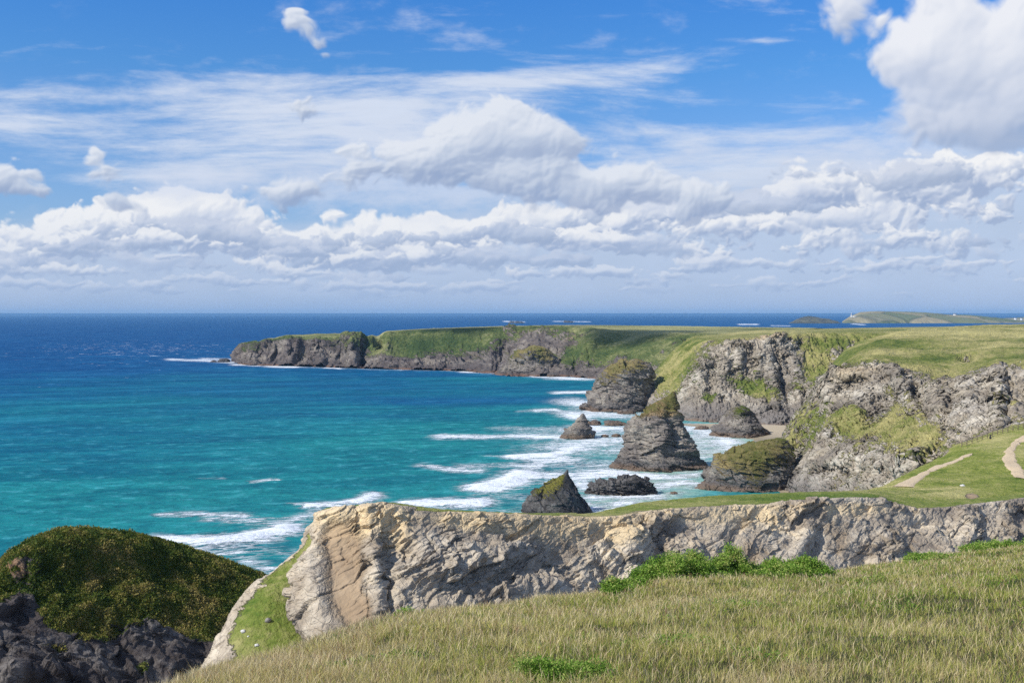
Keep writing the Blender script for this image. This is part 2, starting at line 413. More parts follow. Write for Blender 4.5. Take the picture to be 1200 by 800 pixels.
def rock_disp(P, s, seed, tilt=(0.0, 0.25, 1.0), strata=.5, block=1.0, rid=1.0, fineo=5):
    """displacement of a craggy slate cliff, s = size of the largest features in metres"""
    Q = P / s + seed
    w = XYZ(fbm(Q * 1.2 + 3, 3), fbm(Q * 1.2 + 13, 3), fbm(Q * 1.2 + 23, 3)) * .12
    Qw = Q + w
    t = np.array(tilt, np.float32); t /= np.linalg.norm(t)
    bt = (Qw * t).sum(-1)
    big = fbm(Q * .45 + 40, 3, .5)
    # angular facets, drawn out along the bedding
    Qb = Qw * .62 + t * (bt[..., None] * .95)
    f1 = worley(Qb * 1.1 + 5, 3); f2 = worley(Qb * 2.9 + 9, 3); f3 = worley(Qb * 7.3 + 2, 3)
    e1 = np.clip(worley(Qb * 1.1 + 5, 1), 0, .12)
    rg = fbm(Qb * 1.2, fineo, .5, 1)
    st = perlin(np.stack([bt * 6.5, Q[..., 0] * .35, Q[..., 1] * .35], -1)) + .6 * perlin(np.stack([bt * 16, Q[..., 0] * .5, Q[..., 1] * .5 + 9], -1))
    fn = fbm(Qb * 9 + 3, 3, .6)
    return s * (big * .22 + rg * .10 * rid + block * (f1 * .20 + e1 * .25 + f2 * .105 + f3 * .045) + strata * st * .045 + fn * .022)
def veg_disp(P, s, seed):
    return s * (fbm(P / s + seed, 5, .6) + .35 * fbm(P / s * 2.3 + seed, 4, .6, 2))

# ------------------------------------------------------------------ materials
def new_mat(name):
    m = bpy.data.materials.new(name); m.use_nodes = True; m.node_tree.nodes.clear(); return m, NS(m.node_tree)
def finish(n, col, rough, bump=None, bs=1.0, bd=1.0, spec=.3, extra=None):
    b = n.node('ShaderNodeBsdfPrincipled')
    n.put(b.inputs['Base Color'], col); n.put(b.inputs['Roughness'], rough); n.put(b.inputs['Specular IOR Level'], spec)
    if bump is not None:
        bn = n.node('ShaderNodeBump'); bn.inputs['Strength'].default_value = bs; bn.inputs['Distance'].default_value = bd
        n.put(bn.inputs['Height'], bump); n.L.new(bn.outputs[0], b.inputs['Normal'])
    for k, v in (extra or {}).items(): n.put(b.inputs[k], v)
    o = n.node('ShaderNodeOutputMaterial'); n.L.new(b.outputs[0], o.inputs[0]); return b
def ground_mat(name, s, rockA, rockB, rockC, grassA, grassB, grassC, low=None, edge=.12, strat=(0, .25, 1), wet=True, warmc=(.36, .27, .155), screec=(.36, .25, .145), gs=1.0, bump=.26, vn=.9, blot=.0):
    """rock and turf over one piece of land: veg / warm / scree attributes choose, noise breaks the edges; s = texture size in metres"""
    m, n = new_mat(name)
    P = n.node('ShaderNodeNewGeometry'); P = E(n, P.outputs['Position'])
    Q = n.v('SCALE', P, sc=1.0 / s)
    wv = n.v('SCALE', n.v('SUBTRACT', n.noise(Q, .8, 2, .5, out=1), (.5, .5, .5)), sc=.5)
    Qw = n.v('ADD', Q, wv)
    n1 = n.noise(Qw, .55, 6, .62); n2 = n.noise(Q, 2.3, 6, .65); n3 = n.noise(Q, 9, 4, .6)
    bed = n.v('DOT_PRODUCT', Qw, strat)
    st = n.noise(n.xyz(bed * 6.0, bed * 0.0 + n1 * .5, 0.0), 1, 4, .7)
    c = n.ramp(n1, [(.3, rockC), (.48, rockA), (.62, rockB), (.75, rockA)])
    c = n.mix(n.ss(st, .5, .66) * .55, c, n.mix(.5, rockC, rockA))
    c = n.mix(n.ss(n2, .56, .74) * .6, c, rockB)
    c = n.mix(n.ss(n2, .46, .32) * .65, c, rockC)
    wm = clamp01(n.attr('warm') + (n1 - .5) * 1.2)
    c = n.mix(n.ss(wm, .35, .8) * .85, c, n.mix(n2, warmc, tuple(v * 1.5 for v in warmc)))
    sc = n.ss(n.attr('scree') + (n2 - .5) * .9 + (n3 - .5) * .4, .25, .85)
    c = n.mix(sc * .8, c, n.mix(n3, tuple(v * .8 for v in screec), tuple(v * 1.25 for v in screec)))
    cav = n.vor(n.v('MULTIPLY', n.v('ADD', Q, n.v('SCALE', wv, sc=2.4)), (1.0, 1.0, 2.2)), 2.2, 'DISTANCE_TO_EDGE')
    crack = n.ss(cav, .0, .07)
    c = n.mix((1 - crack) * (1 - sc) * .22 * n.ss(n1, .4, .6), c, tuple(v * .4 for v in rockC))
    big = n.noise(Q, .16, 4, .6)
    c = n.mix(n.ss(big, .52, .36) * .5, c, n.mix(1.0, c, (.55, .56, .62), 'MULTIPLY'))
    if low:                                   # weed and wet dark rock near the sea
        x, y, z = n.sep(P)
        zz = z + (n1 - .5) * 6.0
        c = n.mix(n.ss(zz, low[1], low[0]) * .8, c, low[2])
        if len(low) > 3: c = n.mix(n.ss(zz, low[3] + 1.5, low[3] - .8) * .6, c, low[4])
    v = n.attr('veg') + (n2 - .5) * vn + (n3 - .5) * .6
    vm = n.ss(v, .5 - edge, .5 + edge)
    g0 = n.noise(Q, .07 * gs, 4, .6); g1 = n.noise(Q, .35 * gs, 5, .6); g2 = n.noise(Q, 3.1 * gs, 6, .7)
    dry = n.attr('dry')
    g = n.ramp(g1 + (g2 - .5) * .9 + (g0 - .5) * 1.2 + dry * .45, [(.3, grassA), (.52, grassB), (.78, grassC), (1.0, tuple(q * 1.35 for q in grassC))])
    g = n.mix(n.ss(n3, .5, .7) * .35, g, tuple(q * .45 for q in grassA))
    col = n.mix(vm, c, g)
    hR = n1 * .9 + n2 * .55 + crack * .07 + n3 * .16 + st * .25
    hG = g2 * .55 + n3 * .35
    h = n.m('ADD', n.m('MULTIPLY', hR, (1 - vm) * (1 - sc * .8)), n.m('MULTIPLY', hG, vm))
    finish(n, col, .93, h, 1.0, s * bump, spec=.12)
    return m

# ================================================================== LAND
GR_D, GR_M, GR_L = (.045, .075, .018), (.105, .135, .035), (.22, .215, .085)
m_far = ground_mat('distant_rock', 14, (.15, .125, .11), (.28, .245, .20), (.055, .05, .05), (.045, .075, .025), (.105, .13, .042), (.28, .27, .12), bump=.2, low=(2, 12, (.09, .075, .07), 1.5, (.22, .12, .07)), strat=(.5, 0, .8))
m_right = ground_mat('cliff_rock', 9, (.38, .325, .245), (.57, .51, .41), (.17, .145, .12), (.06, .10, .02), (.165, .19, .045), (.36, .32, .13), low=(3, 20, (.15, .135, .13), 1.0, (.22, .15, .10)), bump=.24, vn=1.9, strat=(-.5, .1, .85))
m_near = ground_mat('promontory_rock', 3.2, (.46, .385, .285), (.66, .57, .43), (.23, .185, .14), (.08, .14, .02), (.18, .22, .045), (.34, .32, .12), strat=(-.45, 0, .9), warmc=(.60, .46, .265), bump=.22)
m_knoll = ground_mat('knoll_rock', 4.0, (.085, .072, .066), (.20, .18, .16), (.032, .027, .027), (.035, .06, .010), (.08, .11, .02), (.17, .16, .05), strat=(.5, 0, .85), warmc=(.30, .17, .08))  # rock tones darkened to stand in for the shadow on its lower face
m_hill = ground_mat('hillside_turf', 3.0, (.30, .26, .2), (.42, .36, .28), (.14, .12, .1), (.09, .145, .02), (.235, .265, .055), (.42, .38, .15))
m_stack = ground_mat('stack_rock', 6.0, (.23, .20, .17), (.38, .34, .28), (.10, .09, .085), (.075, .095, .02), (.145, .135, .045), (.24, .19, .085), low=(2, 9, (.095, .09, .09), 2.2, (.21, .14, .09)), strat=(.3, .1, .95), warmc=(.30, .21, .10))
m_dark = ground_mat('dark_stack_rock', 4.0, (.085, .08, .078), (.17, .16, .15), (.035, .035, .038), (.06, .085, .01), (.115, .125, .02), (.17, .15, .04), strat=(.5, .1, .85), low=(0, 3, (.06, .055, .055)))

def land(name, P, t, mat, s, seed, dispw, veg, warm=0.0, scree=None, dry=0.0, tilt=(0, .25, 1), flip=False, vs=1.0, **kw):
    """displace the lofted grid P and link it; dispw (n,1) or (n,m) rock displacement weight; veg base value grid"""
    N = normals(P)
    if flip: N = -N
    N0 = N.copy()
    vegb = veg + fbm(P / (s * 1.3) + seed + 50, 5, .6) * .75
    vm = sstep(vegb, .35, .65)
    d = rock_disp(P, s, seed, tilt, **kw) * dispw * (.30 + .85 * sstep(fbm(P / s * .55 + seed + 77, 4, .55), -.28, .30))
    if scree is not None: d = d * (1 - .65 * np.clip(scree, 0, 1))
    dv = veg_disp(P, s * .28 * vs, seed + 3) * .3 * np.minimum(1, dispw + .35)
    d = d * (1 - .6 * vm) + dv * vm
    P2 = P + N0 * d[..., None]
    # turf sits back where the ground became steep, rock shows
    N2 = normals(P2)
    if flip: N2 = -N2
    up = N2[..., 2]
    v = vegb + (up - .45) * .7
    n, m_ = P.shape[:2]
    o = mesh_np(name, P2, gridq(n, m_) if not flip else gridq(n, m_)[:, ::-1], mat, attrs=dict(veg=v, warm=np.broadcast_to(warm, (n, m_)), scree=np.broadcast_to(0.0 if scree is None else scree, (n, m_)), dry=np.broadcast_to(dry, (n, m_))), smooth=name in ('hillside', 'promontory_spur'))
    return o, P2
def col_(t, xp, fp): return np.interp(t, xp, fp)[:, None]

# ---- distant headland across the bay
def far_headland():
    nu = 1400
    sea = [(0, 274, 424.5), (.06, 300, 427), (.12, 345, 428), (.25, 410, 430), (.38, 478, 432), (.5, 545, 434), (.62, 610, 440), (.68, 648, 440), (.75, 690, 442), (.85, 748, 446), (1, 850, 452)]
    sea = [(u, x, y) for u, x, y in sea]
    #  u, px, py, Y
    Ys = dict((u, atz(x, y)[1]) for u, x, y in sea)
    Y = lambda u: np.interp(u, list(Ys), list(Ys.values()))
    hook = lambda u: 0
    mid = [(0, 279, 414, Y(0) + 4), (.06, 302, 412, Y(.06) + 10), (.12, 345, 413, Y(.12) + 12), (.2, 383, 412, Y(.2) + 14), (.25, 406, 414, Y(.25) + 18), (.31, 445, 414, Y(.31) + 30), (.38, 480, 416, Y(.38) + 35),
           (.5, 550, 420, Y(.5) + 60), (.62, 625, 414, Y(.62) + 120), (.66, 655, 424, Y(.66) + 60), (.7, 668, 424, Y(.7) + 25), (.78, 705, 428, Y(.78) + 22), (.85, 745, 428, Y(.85) + 25), (1, 850, 436, Y(1) + 20)]
    top = [(0, 284, 405, Y(0) + 14), (.04, 293, 400, Y(.04) + 22), (.06, 305, 398.5, Y(.06) + 24), (.12, 343, 395, Y(.12) + 30), (.2, 380, 398, Y(.2) + 28), (.25, 405, 391.5, Y(.25) + 40), (.31, 442, 390, Y(.31) + 65),
           (.38, 480, 388, Y(.38) + 110), (.5, 550, 385.5, Y(.5) + 150), (.62, 660, 383.5, Y(.62) + 230), (.66, 685, 384, Y(.66) + 190), (.7, 712, 387, Y(.7) + 130), (.78, 760, 390, Y(.78) + 120), (.85, 800, 390, Y(.85) + 130), (1, 880, 394, Y(1) + 120)]
    back = [(0, 287, 404, Y(0) + 50), (.06, 308, 397.5, Y(.06) + 80), (.12, 350, 392, Y(.12) + 110), (.25, 425, 389.5, Y(.25) + 220), (.38, 510, 384.8, Y(.38) + 320), (.5, 600, 382, Y(.5) + 480), (.62, 690, 381, Y(.62) + 560),
            (.7, 760, 381.6, Y(.7) + 560), (.85, 850, 383, Y(.85) + 500), (1, 960, 384.5, Y(1) + 500)]
    backsea = [(0, 290, 427, Y(0) + 70), (.06, 312, 427, Y(.06) + 160), (.25, 440, 420, Y(.25) + 380), (.5, 620, 412, Y(.5) + 760), (.7, 780, 410, Y(.7) + 900), (1, 990, 408, Y(1) + 900)]
    u = np.linspace(0, 1, nu)
    r0 = rail([(a, x, y + 1.2) for a, x, y in sea], u); r0[:, 2] = -2
    rb = rail(backsea, u); rb[:, 2] = -2
    P, t, _ = loft([r0, mid, top, back, rb], nu, [90, 110, 60, 30])
    px, py = proj(P)
    T = t[:, None]
    cv = fbm(XYZ(P[..., 0] / 46, P[..., 1] / 400, 2.2), 4, .55, 1); N = normals(P); P = P + N * (cv * 11 * np.interp(T, [0, .3, 1, 1.9, 2.1, 4], [.8, 1, 1, .5, .1, 0]) * np.interp(px, [280, 420, 470, 560, 640, 680, 720], [1, 1, .4, .4, 1, .5, .15]))[..., None]
    P = P + normals(P) * stamps(P, [(427, 408, 5, 16, -26, 10), (442, 398, 7, 9, -22), (414, 410, 5, 12, 16), (398, 412, 4, 12, -14), (372, 412, 5, 12, 12), (355, 412, 4, 12, -12), (322, 412, 4, 12, -10), (338, 412, 5, 12, 9), (304, 410, 4, 10, -8), (585, 415, 5, 18, -12, 20), (672, 425, 5, 12, -18), (690, 410, 5, 20, 8, 40), (455, 412, 6, 12, 10)])[..., None]
    # greener slopes: convex middle shoulder and the right part
    veg = np.interp(T, [0, .45, 1, 1.6, 2, 4], [-.5, -.3, .1, .25, .95, .8]) + 0 * px
    veg = veg + stamps(P, [(470, 402, 42, 14, 1.1, -8), (520, 400, 60, 14, .5), (560, 398, 60, 12, .25), (700, 412, 40, 16, .8, -20), (750, 405, 45, 12, .7), (780, 425, 40, 14, .3), (405, 398, 20, 8, .25), (700, 400, 50, 8, .5, -30), (300, 405, 20, 8, .2), (620, 403, 40, 14, -.4)])
    warm = stamps(P, [(665, 405, 8, 34, .5, 40), (690, 398, 14, 8, .5), (300, 405, 22, 8, .3), (660, 395, 40, 8, .3)], -.2)
    dw = col_(t, [0, .3, 1, 1.8, 2.05, 2.4, 4], [.7, 1, 1, .8, .12, .05, .3]) * (1 - .55 * np.clip(stamps(P, [(480, 404, 50, 18, 1), (740, 408, 60, 12, 1)]), 0, 1))
    dry = np.interp(T, [1.8, 2.2, 3, 4], [0, .35, .7, .5]) + stamps(P, [(790, 386, 90, 6, .5), (440, 404, 20, 10, .2), (520, 391, 60, 4, .3)])
    o, _ = land('headland', P, t, m_far, 22, 3.3, dw, veg, warm, None, dry, tilt=(.5, 0, .8), strata=.6)
    return tag(o, kind='structure')
far_headland()

# ---- tall grey cliff beyond the beach
def far_cliff():
    nu = 760
    #  left (seaward) corner is u=0, wraps behind
    sea = [(0, 830, 455, 1150), (.1, 772, 452, 1080), (.2, 757, 470, 900), (.3, 788, 496, 830), (.42, 822, 500, 800), (.55, 860, 502, 790), (.68, 905, 504, 775), (.8, 940, 508, 770), (.9, 970, 508, 800), (1, 1010, 520, 800)]
    ledge = [(0, 838, 440, 1160), (.1, 786, 430, 1100), (.2, 768, 450, 915), (.3, 790, 480, 845), (.42, 822, 478, 818), (.55, 862, 478, 812), (.68, 905, 480, 800), (.8, 938, 478, 800), (.9, 962, 470, 800), (1, 1010, 480, 810)]
    low = [(0, 845, 425, 1165), (.1, 798, 414, 1120), (.2, 784, 432, 935), (.3, 800, 455, 858), (.42, 826, 450, 838), (.55, 862, 448, 838), (.68, 905, 452, 830), (.8, 935, 448, 835), (.9, 958, 440, 838), (1, 1010, 440, 845)]
    upp = [(0, 850, 410, 1170), (.1, 812, 401, 1130), (.2, 802, 412, 950), (.3, 815, 426, 878), (.42, 835, 420, 860), (.55, 866, 416, 856), (.68, 902, 416, 858), (.8, 935, 414, 872), (.9, 968, 412, 878), (1, 1030, 416, 880)]
    top = [(0, 856, 398, 1180), (.1, 828, 393.5, 1140), (.2, 822, 398, 990), (.3, 838, 400, 905), (.42, 855, 398, 890), (.55, 880, 396, 878), (.68, 905, 393.5, 880), (.8, 940, 391.5, 900), (.9, 985, 390.5, 920), (1, 1060, 392, 920)]
    bk = [(0, 880, 391, 1330), (.1, 860, 389.5, 1300), (.3, 880, 389, 1180), (.55, 930, 388.3, 1150), (.8, 990, 387, 1150), (1, 1090, 386, 1150)]
    hz = [(0, 900, 386, 2300), (.3, 930, 385.6, 2300), (.55, 1000, 384.5, 2300), (.8, 1100, 383, 2300), (1, 1260, 381.5, 2300)]
    far = [(0, 900, 388, 3600), (1, 1500, 384, 3600)]
    P, t, u = loft([[(*p[:1], p[1], p[2] + 6, p[3] - 6) for p in sea], sea, ledge, low, upp, top, bk, hz, far], nu, [6, 50, 70, 80, 70, 40, 30, 8])
    P[:, :, 2] = np.where(t[:, None] < .5, np.minimum(P[:, :, 2], -3), P[:, :, 2])
    T = t[:, None]
    veg = np.interp(T, [0, 2, 3, 4.3, 5, 6, 9], [-.5, -.3, .05, .1, .5, .9, .8]) + 0 * P[..., 0]
    veg = veg + stamps(P, [(805, 405, 34, 20, .9, -50), (787, 440, 18, 34, 1.3, 25), (860, 392, 60, 6, .4), (955, 425, 18, 40, .9, -12), (880, 455, 18, 12, 1.0), (900, 465, 18, 8, .9, 20), (832, 468, 8, 6, 1.0), (900, 415, 30, 30, -.4), (935, 460, 10, 8, .5), (1000, 400, 50, 14, .7), (815, 432, 20, 10, .2), (905, 393, 50, 5, -.3), (990, 392, 40, 3, -.2)])
    warm = stamps(P, [(900, 396, 70, 5, .55), (985, 394, 40, 5, .6), (900, 430, 20, 30, .2), (830, 497, 70, 4, .5), (880, 410, 80, 20, .25)], -.12)
    dw = col_(t, [0, 2, 4.5, 5.05, 5.4, 9], [.8, 1, 1, .5, .1, .05]) * (1 - .8 * sstep(stamps(P, [(787, 440, 18, 34, 1.3, 25), (805, 405, 30, 18, .9, -50)]), .3, 1))
    dry = np.interp(T, [4.5, 5.3, 6, 7, 8], [.2, .4, .45, .5, .3]) + stamps(P, [(880, 389, 60, 4, .5), (880, 455, 30, 20, .3)])
    # gullies running down the face
    g = fbm(XYZ(P[..., 0] / 9, P[..., 1] / 22, P[..., 2] / 60 + 4), 4, .55, 1) * .75 + .4 * fbm(XYZ(P[..., 0] / 3.2 + P[..., 2] / 40, P[..., 1] / 9, P[..., 2] / 30 + 4), 4, .6, 1)
    N = normals(P); P = P + N * (g * 3.6 * np.interp(T, [1, 2, 4.5, 5.1], [.3, 1, 1, 0]))[..., None]
    P = P + normals(P) * stamps(P, [(878, 420, 7, 14, -6), (890, 425, 6, 14, 4), (866, 420, 6, 16, 3), (835, 445, 6, 20, -4, 10), (845, 440, 6, 22, 3, 10), (905, 445, 5, 34, 4, -12), (915, 440, 4, 34, -4, -12), (935, 445, 6, 36, 4, -14), (945, 470, 5, 16, -4, -20), (925, 395, 4, 6, -4), (940, 398, 4, 6, -4), (820, 430, 10, 26, 3, 25), (958, 470, 6, 8, -5)])[..., None]
    o, _ = land('cliff', P, t, m_right, 11, 8.8, dw, veg, warm, None, dry, tilt=(-.5, .1, .85), strata=.7)
    return tag(o, kind='structure')
far_cliff()

# ---- nearer bluff and the long slope above it
def near_bluff():
    nu = 1000
    foot = [(0, 960, 545, 800), (.06, 935, 560, 640), (.14, 912, 600, 500), (.3, 960, 612, 440), (.45, 1010, 612, 400), (.6, 1060, 600, 360), (.75, 1110, 580, 330), (.9, 1170, 560, 320), (1, 1290, 540, 330)]
    a = [(0, 962, 515, 802), (.06, 938, 518, 650), (.14, 916, 552, 512), (.3, 962, 562, 462), (.45, 1012, 560, 425), (.6, 1060, 552, 390), (.75, 1112, 536, 370), (.9, 1172, 512, 370), (1, 1290, 500, 380)]
    b = [(0, 964, 485, 806), (.06, 945, 492, 680), (.14, 934, 512, 540), (.3, 968, 520, 490), (.45, 1012, 520, 460), (.6, 1062, 515, 430), (.75, 1112, 500, 415), (.9, 1172, 482, 412), (1, 1290, 474, 420)]
    c = [(0, 966, 462, 812), (.06, 955, 468, 700), (.14, 952, 480, 580), (.3, 978, 478, 520), (.45, 1014, 478, 500), (.6, 1062, 478, 475), (.75, 1112, 470, 458), (.9, 1172, 462, 445), (1, 1290, 452, 445)]
    d = [(0, 972, 440, 825), (.06, 968, 445, 720), (.14, 972, 447, 610), (.3, 992, 434, 548), (.45, 1020, 429, 540), (.6, 1062, 436, 525), (.75, 1108, 450, 495), (.9, 1160, 438, 478), (1, 1290, 428, 470)]
    e = [(0, 985, 418, 850), (.06, 985, 418, 770), (.14, 992, 420, 680), (.3, 1006, 418, 610), (.45, 1030, 416, 600), (.6, 1068, 417, 600), (.75, 1112, 420, 580), (.9, 1165, 415, 560), (1, 1290, 410, 550)]
    f = [(0, 1010, 400, 900), (.14, 1025, 401, 790), (.3, 1040, 398, 740), (.45, 1055, 397, 740), (.6, 1085, 396, 740), (.75, 1125, 396, 730), (.9, 1175, 395, 720), (1, 1290, 393, 710)]
    g = [(0, 1035, 391, 1000), (.3, 1062, 389.5, 930), (.6, 1100, 387, 920), (.9, 1190, 383.5, 920), (1, 1290, 381, 920)]
    h = [(0, 1060, 387.5, 1300), (.3, 1090, 385, 1300), (.6, 1130, 382.5, 1300), (.9, 1230, 379.5, 1300), (1, 1340, 378, 1300)]
    k = [(0, 1090, 389, 2200), (1, 1500, 382, 2200)]
    P, t, u = loft([foot, a, b, c, d, e, f, g, h, k], nu, [60, 60, 70, 90, 60, 50, 36, 20, 8])
    T = t[:, None]
    veg = np.interp(T, [0, 1, 3.3, 3.9, 4.3, 5, 9], [.12, .15, .05, .1, .65, 1.0, .9]) + 0 * P[..., 0]
    veg = veg + stamps(P, [(1000, 500, 34, 14, 1.2), (1040, 508, 40, 16, .7), (945, 525, 20, 22, .8), (1090, 520, 30, 25, .8), (1060, 490, 14, 22, .5, 20), (1045, 470, 8, 22, .8, -10), (1080, 545, 30, 12, .5), (940, 560, 12, 30, -.5), (960, 475, 14, 40, .55, 40),
                           (1000, 470, 30, 16, -.5), (1030, 450, 30, 16, -.4), (1120, 490, 30, 16, -.6), (1160, 460, 40, 18, -.6), (1150, 430, 50, 10, -.35, -10), (1110, 450, 20, 10, .1), (960, 535, 24, 16, -.4), (1050, 555, 24, 14, -.5), (1180, 480, 16, 20, .3), (1115, 436, 40, 8, .3, -20), (1132, 418, 10, 5, -.5), (1050, 400, 30, 5, -.15)])
    warm = stamps(P, [(1020, 440, 60, 12, .5), (1000, 447, 30, 12, .25), (1040, 470, 30, 30, .15), (1060, 510, 60, 40, .15), (1130, 396, 80, 4, .6), (1060, 395, 40, 3, .5), (1160, 450, 60, 40, .2)], -.08)
    dw = col_(t, [0, 3.6, 4.1, 4.8, 6, 9], [1, 1, .8, .3, .16, .05])
    dry = np.interp(T, [3.8, 4.6, 5.4, 6.4, 7.5, 9], [.25, .15, .05, .3, .45, .4]) + stamps(P, [(1030, 414, 40, 10, .45, -5), (1100, 406, 30, 6, .3), (1160, 410, 60, 5, .3, -25), (1000, 500, 60, 30, .15), (1100, 391, 120, 4, .5), (1000, 393, 60, 4, .4), (1060, 405, 40, 4, -.3), (1170, 402, 50, 6, -.25)])
    gl = fbm(XYZ(P[..., 0] / 16 + P[..., 2] / 50, P[..., 1] / 34, P[..., 2] / 70 + 9), 4, .55, 1) * .6 + .35 * fbm(XYZ(P[..., 0] / 4 + P[..., 2] / 9, P[..., 1] / 9, P[..., 2] / 22 + 4), 4, .6, 1)
    N = normals(P); P = P + N * (gl * 5.0 * np.interp(T, [0, 3.6, 4.3, 9], [1, 1, .3, .1]))[..., None]
    hum = np.interp(T, [0, 4.2, 5, 7, 8, 9], [0, 0, 1, 1, .4, 0])
    P[..., 2] += hum * (fbm(XYZ(P[..., 0] / 55, P[..., 1] / 60, 5.5), 5, .55) * 5.5)
    P = P + normals(P) * stamps(P, [(948, 490, 9, 46, 5, 38), (975, 455, 7, 20, 4, 30), (1000, 441, 24, 3.5, 4, -4), (998, 449, 22, 4, -4, -4), (1070, 545, 5, 22, 5, 38), (1082, 545, 5, 20, -4, 38), (1010, 470, 12, 26, 3, 50), (1030, 478, 8, 22, -4, 45),
        (1058, 455, 6, 26, 4, -30), (1072, 462, 5, 24, -4, -30), (1112, 478, 4, 22, -5, 20), (1100, 470, 16, 12, 3), (1135, 470, 20, 14, 3.5), (1150, 450, 40, 4, 3, -8), (1170, 470, 5, 34, 4), (1180, 470, 4, 30, -3), (990, 530, 30, 6, 3, -30), (985, 552, 30, 5, -5), (1020, 545, 8, 20, 3, 30), (930, 540, 8, 40, -3, 20), (1132, 418, 9, 4, -4), (965, 520, 6, 30, 3, 30)])[..., None]
    o, _ = land('bluff', P, t, m_right, 8.5, 21.7, dw, veg, warm, None, dry, tilt=(-.5, .1, .85), strata=.8)
    return tag(o, kind='structure')
near_bluff()

# ---- green lump below the bluff
def stack(name, mat, base, top, Y, prof, seed, s, depth=.75, lean=0.0, vegf=None, label='', cat='sea stack', nz=150, na=420, amp=1.0, tilt=(.3, .1, .95), flat=1.0, back=0.0, warmf=None, strata=.6, under=2.0, group=None, stampveg=None, pw=1.6, block=1.0, cut=0.0, dst=None):
    """free-standing rock. prof: list of (py, px_left, px_right) from the foot up to the top; Y distance of its axis"""
    pr = np.array(sorted(prof, key=lambda q: -q[0]), float)
    zz = at(600, pr[:, 0], Y)[:, 2]; xl = at(pr[:, 1], pr[:, 0], Y)[:, 0]; xr = at(pr[:, 2], pr[:, 0], Y)[:, 0]
    z0 = -under
    zk = np.concatenate([[z0], zz]); xl = np.concatenate([[xl[0] - .5], xl]); xr = np.concatenate([[xr[0] + .5], xr])
    t = np.linspace(0, 1, nz); z = zk[0] + (zk[-1] - zk[0]) * t
    L = np.interp(z, zk, xl); Rr = np.interp(z, zk, xr)
    k = np.ones(5) / 5
    L = np.convolve(np.pad(L, 2, 'edge'), k, 'valid'); Rr = np.convolve(np.pad(Rr, 2, 'edge'), k, 'valid')
    cx = (L + Rr) / 2; hw = np.maximum((Rr - L) / 2, .15)
    th = np.linspace(0, 2 * np.pi, na, endpoint=False)
    c, s_ = np.cos(th), np.sin(th)
    thc = th + cut * np.cos(th) ** 2; c2, s2 = np.cos(thc), np.sin(thc); rr = (np.abs(c) ** pw + np.abs(s_) ** pw) ** (-1 / pw)
    hd = np.maximum(hw * depth, .12)
    wid0 = hw[0]
    hd = np.minimum(hd, wid0 * depth)
    X = cx[:, None] + hw[:, None] * (c * rr)[None]
    Yy = Y + back * (z - z0)[:, None] / max(zz[-1], 1) + hd[:, None] * (s_ * rr)[None]
    P = np.stack([X, Yy, np.broadcast_to(z[:, None], X.shape)], -1)
    # cap rows
    cap = []
    for q in (.66, .33, .02):
        r = P[-1].mean(0) + (P[-1] - P[-1].mean(0)) * q; r = r.copy(); r[:, 2] += hw[-1] * .25 * (1 - q * q); cap.append(r)
    P = np.concatenate([P, np.stack(cap)])
    Pw = np.concatenate([P, P[:, :1]], 1)
    N = normals(Pw)[:, :-1]
    ctr = P.mean(axis=1, keepdims=True)
    sg = np.sign(((P - ctr) * N).sum()); N = N * sg
    tt = np.concatenate([t, [1, 1, 1]])[:, None]
    size = np.concatenate([hw, [hw[-1]] * 3])[:, None]
    d = rock_disp(P, s, seed, tilt, strata=strata * .6, block=block * 1.45) * amp * np.clip(size / (s * .9), .12, 1)
    # layered ledges: hard beds stand out
    bed = (P * (np.array(tilt) / np.linalg.norm(tilt))).sum(-1)
    if dst: d = d + stamps(P, dst)
    d = d + s * .02 * strata * np.tanh(3 * np.sin(bed / s * 8 + 7 * fbm(P / s * .6 + seed, 4))) * np.clip(size / s, .1, 1) * sstep(fbm(P / s * .8 + seed + 8, 3), -.3, .3)
    P2 = P + N * d[..., None]
    P3 = np.concatenate([P2, P2[:, :1]], 1); up = (normals(P3)[:, :-1] * sg)[..., 2]
    v = fbm(P / s * 1.2 + seed + 9, 5, .6) * .5 + up * .6
    if vegf is not None: v = v + vegf(P, tt, up)
    if stampveg: v = v + stamps(P, stampveg)
    w = -.3 + (warmf(P, tt) if warmf is not None else 0) + np.zeros(v.shape)
    n, m_ = P2.shape[:2]
    ph = empty(name + '_tmp', (0, 0, 0)) if 0 else None
    Q = gridq(n, m_, wrap=True)
    if sg > 0: pass
    org = np.array([cx[0], Y, 0.0])
    o = mesh_np(name, P2 - org, Q, mat, attrs=dict(veg=v, warm=w, scree=v * 0, dry=v * 0 + .2), smooth=False)
    o.location = org
    return tag(o, label, cat, group)

